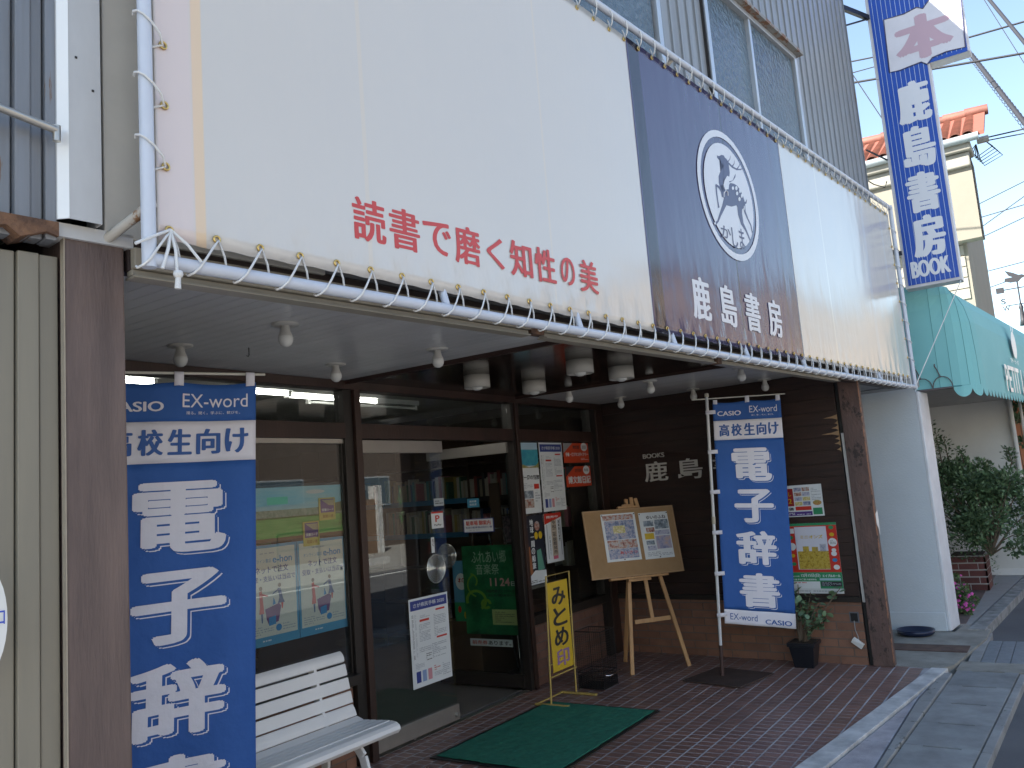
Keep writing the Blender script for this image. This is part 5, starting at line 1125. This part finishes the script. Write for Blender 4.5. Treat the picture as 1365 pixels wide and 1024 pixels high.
# awning: wraps the corner, pleated on the side
TEAL = mat('turquoise_canvas', (.22,.52,.52), .75, col2=(.20,.48,.48), nscale=2, namt=.5, bump=.15, bscale=200)
TEALD = mat('turquoise_canvas_edge', (.05,.22,.24), .8)
awn = thing('awning','turquoise canvas awning with scalloped edge over the cafe front','awning',(11,.7,2.3))
def fy_(x): return .615-.105*(x-9.3)
side = [(8.995,1.26),(8.995,1.10),(8.992,.98),(8.998,.87),(9.01,.80),(9.045,.73),(9.09,.685),(9.15,.65),(9.3,.615)]+[(9.3+.55*k,fy_(9.3+.55*k)) for k in range(1,12)]
zb0, zt0 = 2.285, 3.12
q = MB(); prf = [(zb0,0),(zb0+.3,.004),(zb0+.62,.02),(zt0-.05,.06),(zt0+.08,.13),(zt0+.165,.24),(zt0+.205,.40),(zt0+.215,.75)]
nrm = []
for i,(x,y) in enumerate(side):
    a, b = side[max(i-1,0)], side[min(i+1,len(side)-1)]; d = V((b[0]-a[0],b[1]-a[1],0)).normalized(); nrm.append(V((-d.y,d.x,0)) if V((-d.y,d.x,0)).dot(V((11-x,2.5-y,0))) > 0 else V((d.y,-d.x,0)))
nS = len(side)
def apt(i,j):
    z, inn = prf[j]; x, y = side[i]; f = nrm[i]
    if i < 3: inn *= .12*i
    else: inn *= min(1,.3+.12*(i-2))
    if i < 9: z = z+(0 if j < 4 else -.0)
    return V((x,y,0))+f*inn+V((0,0,z))
for i in range(nS-1):
    q.add([apt(k,j) for k in (i,i+1) for j in range(len(prf))],[(j,len(prf)+j,len(prf)+j+1,j+1) for j in range(len(prf)-1)])
q.build('canvas', TEAL, awn, solid=.004)
q = MB()
for i in range(1,nS-1):
    if i in (1,4,6,8) or i > 8: continue
    q.tube([apt(i,j)-nrm[i]*.003 for j in range(len(prf)-1)],.0018,5)
q.build('canvas_seams', TEALD, awn)
q = MB().add([apt(i,len(prf)-1) for i in range(nS)]+[V((x,2.2,zt0+.22)) for x,_ in side],[(i,i+1,nS+i+1,nS+i) for i in range(nS-1)]).build('canvas_top', TEAL, awn)
# scallops follow the lower edge
edge = [V((x,y,zb0)) for x,y in side[3:]]; cum = [0]
for a,b in zip(edge[:-1],edge[1:]): cum.append(cum[-1]+(b-a).length)
def along(t):
    for i in range(len(cum)-1):
        if t <= cum[i+1]: return edge[i].lerp(edge[i+1],(t-cum[i])/(cum[i+1]-cum[i]))
    return edge[-1]
t, k = 0, 0; sw = .165; sca = MB()
while t+sw < cum[-1]:
    top_ = [along(t+sw*i/8) for i in range(9)]; bot = [p-V((0,0,.035+.075*math.sin(math.pi*i/8)**.6)) for i,p in enumerate(top_)]
    sca.add([p-V((0,.004,0)) for p in top_]+[p-V((0,.004,0)) for p in bot],[(i,i+1,10+i,9+i) for i in range(8)]); t += sw
    if k < 60: sca.build('scallop', TEAL, awn, solid=.003); sca = MB()
    k += 1
MB().tube([p+V((0,.01,.0)) for p in edge],.008,6).build('edge_trim', TEALD, awn)
AF = Pl(V((9.3,.615,0)), (1,-.105,0))
def af(x,y): return AF.uv(x,y,.02)
q = MB(); a = af(1340,497); letter(q,AF,'PETIT LA PO',a[0],a[0]+1.95,a[1]-.20,a[1]+.10,.022,.01); a = af(1347,480); letter(q,AF,'プチ・ラ・ポ',a[0],a[0]+.50,a[1]-.03,a[1]+.03,.022,.02)
q.build('lettering', WHT, awn)
a = af(1351,458); q = MB(); q.fan(AF,[(a[0]+.15*math.cos(k*.314),a[1]-.02+.16*math.sin(k*.314)) for k in range(20)],.022); q.fan(AF,[(a[0]-.07,a[1]+.13),(a[0]-.10,a[1]+.29),(a[0]-.02,a[1]+.16)],.022); q.fan(AF,[(a[0]+.02,a[1]+.13),(a[0]+.08,a[1]+.29),(a[0]+.09,a[1]+.15)],.022); q.build('emblem', WHT, awn)
q = MB()
for yc,rd in ((1.13,.085),(.955,.085)):
    q.tube([V((8.97,yc+rd*math.cos(t*.314),2.29+1.2*rd*math.sin(t*.314))) for t in range(11)],.005,5)
    q.tube([(8.97,yc+.01,2.29+.10),(8.965,yc+.035,2.47),(8.965,yc+.05,2.50),(8.96,yc+.045,2.52)],.006,5)
q.tube([(8.97,1.2,2.28),(8.965,1.17,2.42),(8.96,1.19,2.52)],.006,5); q.tube([(8.97,1.22,2.275),(8.97,.87,2.275)],.012,6)
q.build('bare_wire_frame', mat('old_wire',(.12,.10,.10),.6), awn)

# planter, shrub, flowers
pl = thing('brick_planter','red brick planter holding the big shrub on the cafe porch','planter',(11.7,1.3,0))
RB = mat('dark_red_brick', (.13,.04,.035), .75, col2=(.085,.03,.028), nscale=10, namt=.7, island=.2, bump=.4, bscale=90)
RM = mat('white_mortar', (.42,.41,.39), .9)
px0,px1,py0,py1 = 11.50,12.0,1.04,1.44
MB().box(px0+.006,px1-.006,py0+.006,py1-.006,.012,.42).build('mortar_core', RM, pl)
PF = Pl((px0,py1,0),(0,-1,0)); PS = Pl((px0,py0,0),(1,0,0))
for P_,ln_ in ((PF,.40),(PS,.5)):
    for j in range(5):
        u = -(.105 if j%2 else 0); v = .014+j*.082
        while u < ln_-.01:
            a_, b_ = max(u,0), min(u+.20,ln_)
            if b_-a_ > .02: MB().pb(P_,a_,b_,v,v+.068,-.02,.0).build('brick', RB, pl)
            u += .21
MB().box(px0+.03,px1-.03,py0+.03,py1-.03,.40,.43).build('soil', MC['soil'], pl)
def bush(name,label,cat,c,rad,nleaf,size,m,seed,trunk=None,shape=None,grp=None,col=None):
    r = random.Random(seed); t = thing(name,label,cat,(c[0],c[1],0),grp); lm = MB(); clumps = []
    for k in range(shape or 26):
        a, e = r.uniform(0,6.28), r.uniform(-1,1); rr_ = r.uniform(.35,1.0); s_ = math.sqrt(1-e*e)
        clumps.append((V((c[0]+rad[0]*rr_*s_*math.cos(a),c[1]+rad[1]*rr_*s_*math.sin(a),c[2]+rad[2]*rr_*e)), r.uniform(.16,.34)*min(rad)))
    for k in range(nleaf):
        cc_, rr_ = r.choice(clumps); d = V((r.gauss(0,1),r.gauss(0,1),r.gauss(0,1))).normalized(); p = cc_+d*rr_*r.uniform(.4,1.15)
        ld = (d+V((r.uniform(-.7,.7),r.uniform(-.7,.7),r.uniform(-.2,.8)))).normalized(); sd = ld.cross(V((r.uniform(-1,1),r.uniform(-1,1),r.uniform(-1,1)))).normalized(); s_ = size*r.uniform(.6,1.3)
        lm.add([p,p+ld*s_*.5+sd*s_*.28,p+ld*s_,p+ld*s_*.5-sd*s_*.28],[(0,1,2,3)])
    st_ = MB()
    for cc_,_ in clumps[::2]: st_.tube([V((c[0],c[1],trunk or 0)),V((c[0],c[1],(trunk or 0)))+(cc_-V((c[0],c[1],trunk or 0)))*.5+V((0,0,.05)),cc_],[.018*rad[0]+.004,.012*rad[0]+.003,.004],5)
    st_.build('stem', BARK, t); return t, lm, clumps
SHR = mat('shrub_leaf', (.105,.175,.085), .5, col2=(.06,.115,.05), nscale=5, island=.45)
t, lm, cl = bush('shrub','big dark green shrub growing out of the brick planter on the cafe porch','shrub',(11.55,.98,1.02),(.52,.62,.60),12000,.05,SHR,5,.42,60)
rsh = random.Random(8); q = MB()
for (yy,hh) in ((1.42,2.05),(1.28,1.86),(1.12,1.70),(.62,1.66),(1.36,1.95)):
    pts = [V((11.6,yy*.6+.45,1.0)),V((11.55,yy,1.5)),V((11.5,yy+.02,hh))]; q.tube(pts,[.012,.008,.003],5)
    for k in range(150):
        f = rsh.uniform(.25,1); p = pts[0].lerp(pts[1],min(1,f*2)) if f < .5 else pts[1].lerp(pts[2],(f-.5)*2)
        ld = V((rsh.gauss(0,1),rsh.gauss(0,1),rsh.uniform(0,1))).normalized(); sd = ld.cross(V((rsh.uniform(-1,1),0,1))).normalized(); s_ = rsh.uniform(.03,.06); p = p+ld*rsh.uniform(0,.07)
        lm.add([p,p+ld*s_*.5+sd*s_*.3,p+ld*s_,p+ld*s_*.5-sd*s_*.3],[(0,1,2,3)])
for k in range(700):                                   # trailing stems over the planter
    yy = rsh.uniform(.92,1.50); p = V((11.46+rsh.uniform(-.06,.1),yy,rsh.uniform(.28,.62) if rsh.random() < .8 else rsh.uniform(.1,.4)))
    if p.z < .38 and .98 < yy < 1.40: continue
    ld = V((rsh.uniform(-1,.2),rsh.gauss(0,1),rsh.uniform(-.6,.6))).normalized(); sd = ld.cross(V((0,0,1))).normalized(); s_ = rsh.uniform(.03,.05); lm.add([p,p+ld*s_*.5+sd*s_*.3,p+ld*s_,p+ld*s_*.5-sd*s_*.3],[(0,1,2,3)])
q.build('long_stem', BARK, t); lm.build('foliage', SHR, t, kind='stuff')
FLG = mat('succulent_green', (.10,.17,.06), .6, island=.3); PKF = mat('magenta_flower', (.62,.08,.36), .5, island=.25)
t, lm, cl = bush('flower_clump','low clump of magenta flowers at the foot of the white column','flowers',(9.85,1.17,.17),(.22,.17,.20),1500,.035,FLG,9,.0,20)
lm.build('foliage', FLG, t, kind='stuff'); fm = MB(); rf = random.Random(2)
for k in range(90):
    c_ = rf.choice(cl)[0]+V((rf.uniform(-.08,.05),rf.uniform(-.09,.07),rf.uniform(0,.06))); nn = V((-1+rf.uniform(-.4,.4),-.4+rf.uniform(-.5,.5),.8)).normalized(); x_ = nn.orthogonal().normalized(); y_ = nn.cross(x_); r0 = rf.uniform(.014,.022)
    fm.add([c_+nn*.006]+[c_+(x_*math.cos(j*.785)+y_*math.sin(j*.785))*r0*(1 if j%2 else .7) for j in range(8)],[(0,j+1,(j+1)%8+1) for j in range(8)])
fm.build('flower_heads', PKF, t, kind='stuff')
t, lm, cl = bush('climbing_vine','dark climbing vine on the far wall beyond the cafe porch end','vine',(14.2,.55,1.55),(.25,.32,1.1),2200,.07,SHR,15,.0,30)
lm.build('foliage', SHR, t, kind='stuff')
MB_ = MB().box(15.6,16.0,-1.2,1.2,.0,2.6); ow = MB_.build('garden_wall', mat('orange_wall',(.55,.22,.12),.8,nscale=3,bump=.2)); tag(ow,'orange wall glimpsed at the right edge behind the climbing vine','wall')

# weather vane on the cafe roof
wv = thing('weather_vane','iron weather vane with a bird on the cafe roof at the right edge','weather vane',(13.6,.2,3.3))
IR = mat('dark_iron', (.02,.02,.025), .5)
VP = Pl((13.5,0,0),(0,-1,0)); a = VP.uv(1362,420); b = VP.uv(1357,378)
u0_, zz = (a[0]+b[0])/2, b[1]; zb_ = a[1]-.15
MB().lathe([(.0,0),(.05,0),(.035,.08),(.022,.22),(.030,.26),(.016,.30),(.012,.32)],12,VP(u0_,zb_)).tube([VP(u0_,zb_+.3),VP(u0_,zz+.05)],.010,8).build('post', IR, wv)
q = MB().bar(VP(u0_-.20,zz-.06),VP(u0_+.25,zz-.06),.014,.014); q.pb(VP,u0_-.27,u0_-.17,zz-.10,zz-.02,-.006,.006); q.build('arrow', IR, wv)
q = MB().bar(VP(u0_-.17,zz-.29),VP(u0_+.17,zz-.29),.012,.012).bar(VP(u0_,zz-.29,-.17),VP(u0_,zz-.29,.17),.012,.012); letter(q,VP,'S',u0_-.23,u0_-.17,zz-.26,zz-.18,0,.02,depth=.01); letter(q,VP,'W',u0_-.22,u0_-.13,zz-.36,zz-.29,0,.02,depth=.01); q.build('direction_arms', IR, wv)
q = MB(); bird = [(-.15,.02),(-.08,-.01),(.02,-.01),(.06,.03),(.12,.05),(.07,.08),(.03,.08),(-.03,.12),(-.13,.17),(-.09,.09),(-.04,.06),(-.14,.06)]
for o_ in (-.012,.012): q.add([VP(u0_+x,zz+.04+z,o_) for x,z in bird],[tuple(range(len(bird)))])
n = len(bird); q.add([VP(u0_+x,zz+.04+z,o_) for o_ in (-.012,.012) for x,z in bird],[(i,(i+1)%n,n+(i+1)%n,n+i) for i in range(n)]); q.build('bird', IR, wv)

# ==================================================================== TILED HOUSE BEHIND
hs2 = thing('tiled_house','cream house with a red tiled roof rising behind the awning','house',(15,2,0))
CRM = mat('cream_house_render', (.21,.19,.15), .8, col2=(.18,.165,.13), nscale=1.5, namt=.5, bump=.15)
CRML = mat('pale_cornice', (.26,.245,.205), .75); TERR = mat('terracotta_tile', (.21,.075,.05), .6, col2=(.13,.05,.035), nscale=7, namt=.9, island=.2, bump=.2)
hy0 = .62
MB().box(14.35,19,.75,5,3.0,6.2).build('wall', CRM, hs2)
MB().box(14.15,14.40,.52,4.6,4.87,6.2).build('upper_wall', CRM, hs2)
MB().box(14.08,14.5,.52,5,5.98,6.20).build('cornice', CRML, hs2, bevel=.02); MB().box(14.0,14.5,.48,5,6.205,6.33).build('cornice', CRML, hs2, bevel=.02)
MB().tube([(13.96,.36,6.36),(13.96,5,6.36)],.06,10).build('gutter', mat('grey_gutter',(.25,.28,.29),.45), hs2)
for j in range(14): MB().box(14.20,14.55,.505+.0,.535,4.9+j*.085,4.97+j*.085).build('shingle', mat('dark_shingle',(.10,.09,.08),.8), hs2)
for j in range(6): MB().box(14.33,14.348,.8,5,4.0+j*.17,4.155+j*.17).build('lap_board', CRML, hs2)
RTI = MB()
def barrel():
    m = MB(); n = 7
    prof_ = [(.075*math.cos(math.pi*k/n),.05*math.sin(math.pi*k/n)) for k in range(n+1)]
    vs = [(0,y,z) for y,z in prof_]+[(.14,y*.92,z-.028) for y,z in prof_]; vs = [(x if i < n+1 else x, y, z) for i,(x,y,z) in enumerate(vs)]
    m.add(vs,[(i,i+1,n+2+i,n+1+i) for i in range(n)],True); m.add([(0,y,z) for y,z in prof_]+[(0,y*.8,z*.7) for y,z in prof_],[(i,i+1,n+2+i,n+1+i) for i in range(n)]); return m.mesh('roof_tile', TERR)
bt_ = barrel(); sl_ = math.radians(27)
for i in range(13):
    for j in range(18):
        o = link('roof_tile', bt_, hs2); o.matrix_basis = Matrix.Translation((13.94+j*.104*math.cos(sl_),.50+i*.17,6.42+j*.104*math.sin(sl_)))@Matrix.Rotation(-sl_,4,'Y')@Matrix.Rotation(rsh.uniform(-.02,.02),4,'Z')
hs2.location.y += .17
rs_x, rs_z = 13.94+8*.235*math.cos(sl_), 6.42+8*.235*math.sin(sl_)
MB().hexa([(13.95,.45,6.36),(rs_x,.45,rs_z-.03),(rs_x,5,rs_z-.03),(13.95,5,6.36),(13.95,.45,6.42),(rs_x,.45,rs_z+.03),(rs_x,5,rs_z+.03),(13.95,5,6.42)]).build('roof_deck', mat('pan_tile',(.22,.07,.045),.8), hs2)
for k in range(14): MB().tube([(rs_x,.40+k*.33,rs_z+.05),(rs_x,.40+k*.33+.34,rs_z+.06)],[.085,.095],10).build('ridge_tile', TERR, hs2)

# ==================================================================== CABLES
CB = mat('black_cable', (.02,.02,.025), .6)
def cable(label,p1,p2,X1,X2,r,sag=.0,ext=.25,name='power_cable'):
    a = atX(*p1,X1); b = atX(*p2,X2); d = b-a; a2 = a-d*ext*4; b2 = b+d*min(ext*4,.35); n = 24
    pts = [a2.lerp(b2,k/n)-V((0,0,sag*math.sin(math.pi*k/n))) for k in range(n+1)]
    return tag(MB().tube(pts,r,6).build(name,CB),label,'cable','overhead cables')
c1 = cable('thick bundled cable sagging steeply across the upper right sky',(1300,80),(1365,163),20,17,.045,0,.6)
q = MB(); a = atX(1300,80,20); b = atX(1365,163,17)
for k in range(26):
    p = a.lerp(b,-.1+k*.05)-V((0,0,.04)); q.tube([p+V((.0,.06*math.cos(t*.8),.085*math.sin(t*.8))) for t in range(8)],.006,4,closed=True)
q.build('lashing_rings', CB, c1, kind='stuff')
cable('thick pole-top cable cutting the extreme upper right corner',(1319,0),(1365,56),19,17,.035,0,.8)
cable('cable rising to the right just below the top of the projecting sign panel',(1295,49),(1365,29),18,18,.018)
cable('cable rising right at the level of the red book panel bottom',(1140,110),(1365,71),18,18,.022,0,.3)
cable('thin faint wire slanting down right across the upper sky',(1312,0),(1365,84),20,20,.008)
cable('upper wire from the insulator right of the tiled roof',(1313,184),(1365,172),16,16,.012,0,0)
cable('lower wire from the insulator right of the tiled roof',(1313,188),(1365,178),16,16,.010,0,0)
for l,p1,p2 in (('thin wire beside the cream house eave, upper of the low four',(1305,272),(1365,242)),('thin wire crossing below the cream house eave',(1307,290),(1365,273)),('thin wire rising right above the awning',(1284,328),(1365,290)),('thin wire rising steeply right above the awning',(1308,303),(1365,262)),('low thin wire over the awning end',(1288,369),(1365,349)),('lowest thin wire passing the weather vane',(1309,387),(1365,367))): cable(l,p1,p2,24,24,.011)
cable('short wire between the grey siding and projecting sign, upper',(1136,82),(1166,76),12,12,.010,0,.8)
cable('short wire between the grey siding and projecting sign, lower',(1137,97),(1166,89),12,12,.007,0,.8)
cable('thin drop wire slanting down behind the projecting sign',(1139,103),(1175,157),11,11,.006,0,.2)
ins = thing('cable_insulator','cable insulator with looped drop wires at the end of the tiled roof','insulator',atX(1311,186,16))
p = atX(1311,186,16); MB().tube([p-V((0,.08,0)),p+V((0,.1,0))],.06,10).build('insulator_body', mat('grey_porcelain',(.35,.34,.33),.3), ins)
q = MB()
for k in range(5):
    e = atX(1299+k*3,202+k*2.5,16); q.tube([p,p+V((0,-.12-.03*k,-.15-.05*k)),e+V((0,.0,-.12)),e+V((0,.05,.02)),p+V((0,.12,-.05))],.008,5)
q.build('drop_wires', CB, ins)
lw = MB().tube([atX(1147,235,9.5),atX(1165,246,9.5),atX(1180,250,9.5),atX(1182,242,9.5)],.006,5).build('loose_wire',CB); tag(lw,'loose curled black wire sticking out from the grey siding edge towards the projecting sign','cable')

# ==================================================================== ACROSS THE STREET (seen in the glass and the glossy tarpaulin)
def facade(name,label,x0,x1,y,h,m,nx,nz,cat='building',dep=8,wm=None):
    t = thing(name,label,cat,((x0+x1)/2,y,0)); MB().box(x0,x1,y-dep,y,-.07,h).build('wall', m, t)
    MB().box(x0-.2,x1+.2,y-dep,y+.2,h+.001,h+.15).build('roof', DMETAL, t)
    for i in range(nx):
        for j in range(nz):
            cx = x0+(x1-x0)*(i+.5)/nx; cz = h*(j+.55)/nz; w_ = (x1-x0)/nx*.25
            f = MB().box(cx-w_-.06,cx+w_+.06,y,y+.05,cz-.56,cz+.56).build('window', ALU, t); MB().box(cx-w_,cx+w_,y+.051,y+.06,cz-.5,cz+.5).build('pane', OBS, f)
    return t
facade('street_building','tan rendered building across the street seen in the glossy sign',26,75,-14.0,9.5,mat('tan_render',(.42,.31,.21),.8,nscale=.6,namt=.8),9,3)
facade('street_building','dark brown timber house across the street behind the parking lot',8,25.5,-14.5,7.5,mat('dark_timber',(.11,.085,.07),.8,nscale=.6),4,2)
facade('street_building','brown tiled building across the street reflected low in the shop glass',-9,7,-15.0,6.5,mat('brown_render',(.5,.46,.40),.8,nscale=.6),5,2)
facade('street_building','low cream building across the street left of the parking lot',-45,-10,-14.0,7.0,mat('cream_render',(.60,.56,.48),.8,nscale=.6),9,2)
bw_ = thing('brick_wall','low tan brick wall behind the wheel stops across the street','wall',(15,-12,0))
MB().box(13.5,21,-12.3,-12,-.07,1.75).build('brick_face', mat('tan_bricks',(.20,.13,.085),.8,col2=(.14,.09,.06),nscale=12,namt=.8), bw_)
MB().box(21.02,21.25,-12.3,-11.9,-.07,2.2).build('pier', CONC, bw_)
for k,(x,y) in enumerate(((16.6,-8.3),(18.6,-7.6),(20.4,-8.9))):
    tag(MB().box(x-.9,x+.9,y-.07,y+.07,-.075,.12).box(x-.9,x-.75,y-.075,y+.075,-.075,.06).build('wheel_stop', CONC, bevel=.02),('nearest','middle','farthest')[k]+' white concrete wheel stop on the parking lot across the street','wheel stop','wheel stops across the street')
rl_ = thing('handrail','metal handrail by the parking lot across the street','railing',(17,-10.5,0)); q = MB()
for x in (15.5,17,18.5): q.tube([(x,-10.5,-.07),(x,-10.5,.95)],.025,6)
q.tube([(15.5,-10.5,.95),(18.5,-10.5,.95)],.025,6).tube([(15.5,-10.5,.5),(18.5,-10.5,.5)],.02,6); q.build('rail', DMETAL, rl_)
t, lm, cl = bush('hedge_bush','bush beside the brick wall across the street','bush',(22.5,-11.2,1.0),(.8,.8,1.0),1500,.12,SHR,31,0,24); lm.build('foliage', SHR, t, kind='stuff')
print('SCRIPT END', len(bpy.data.objects))
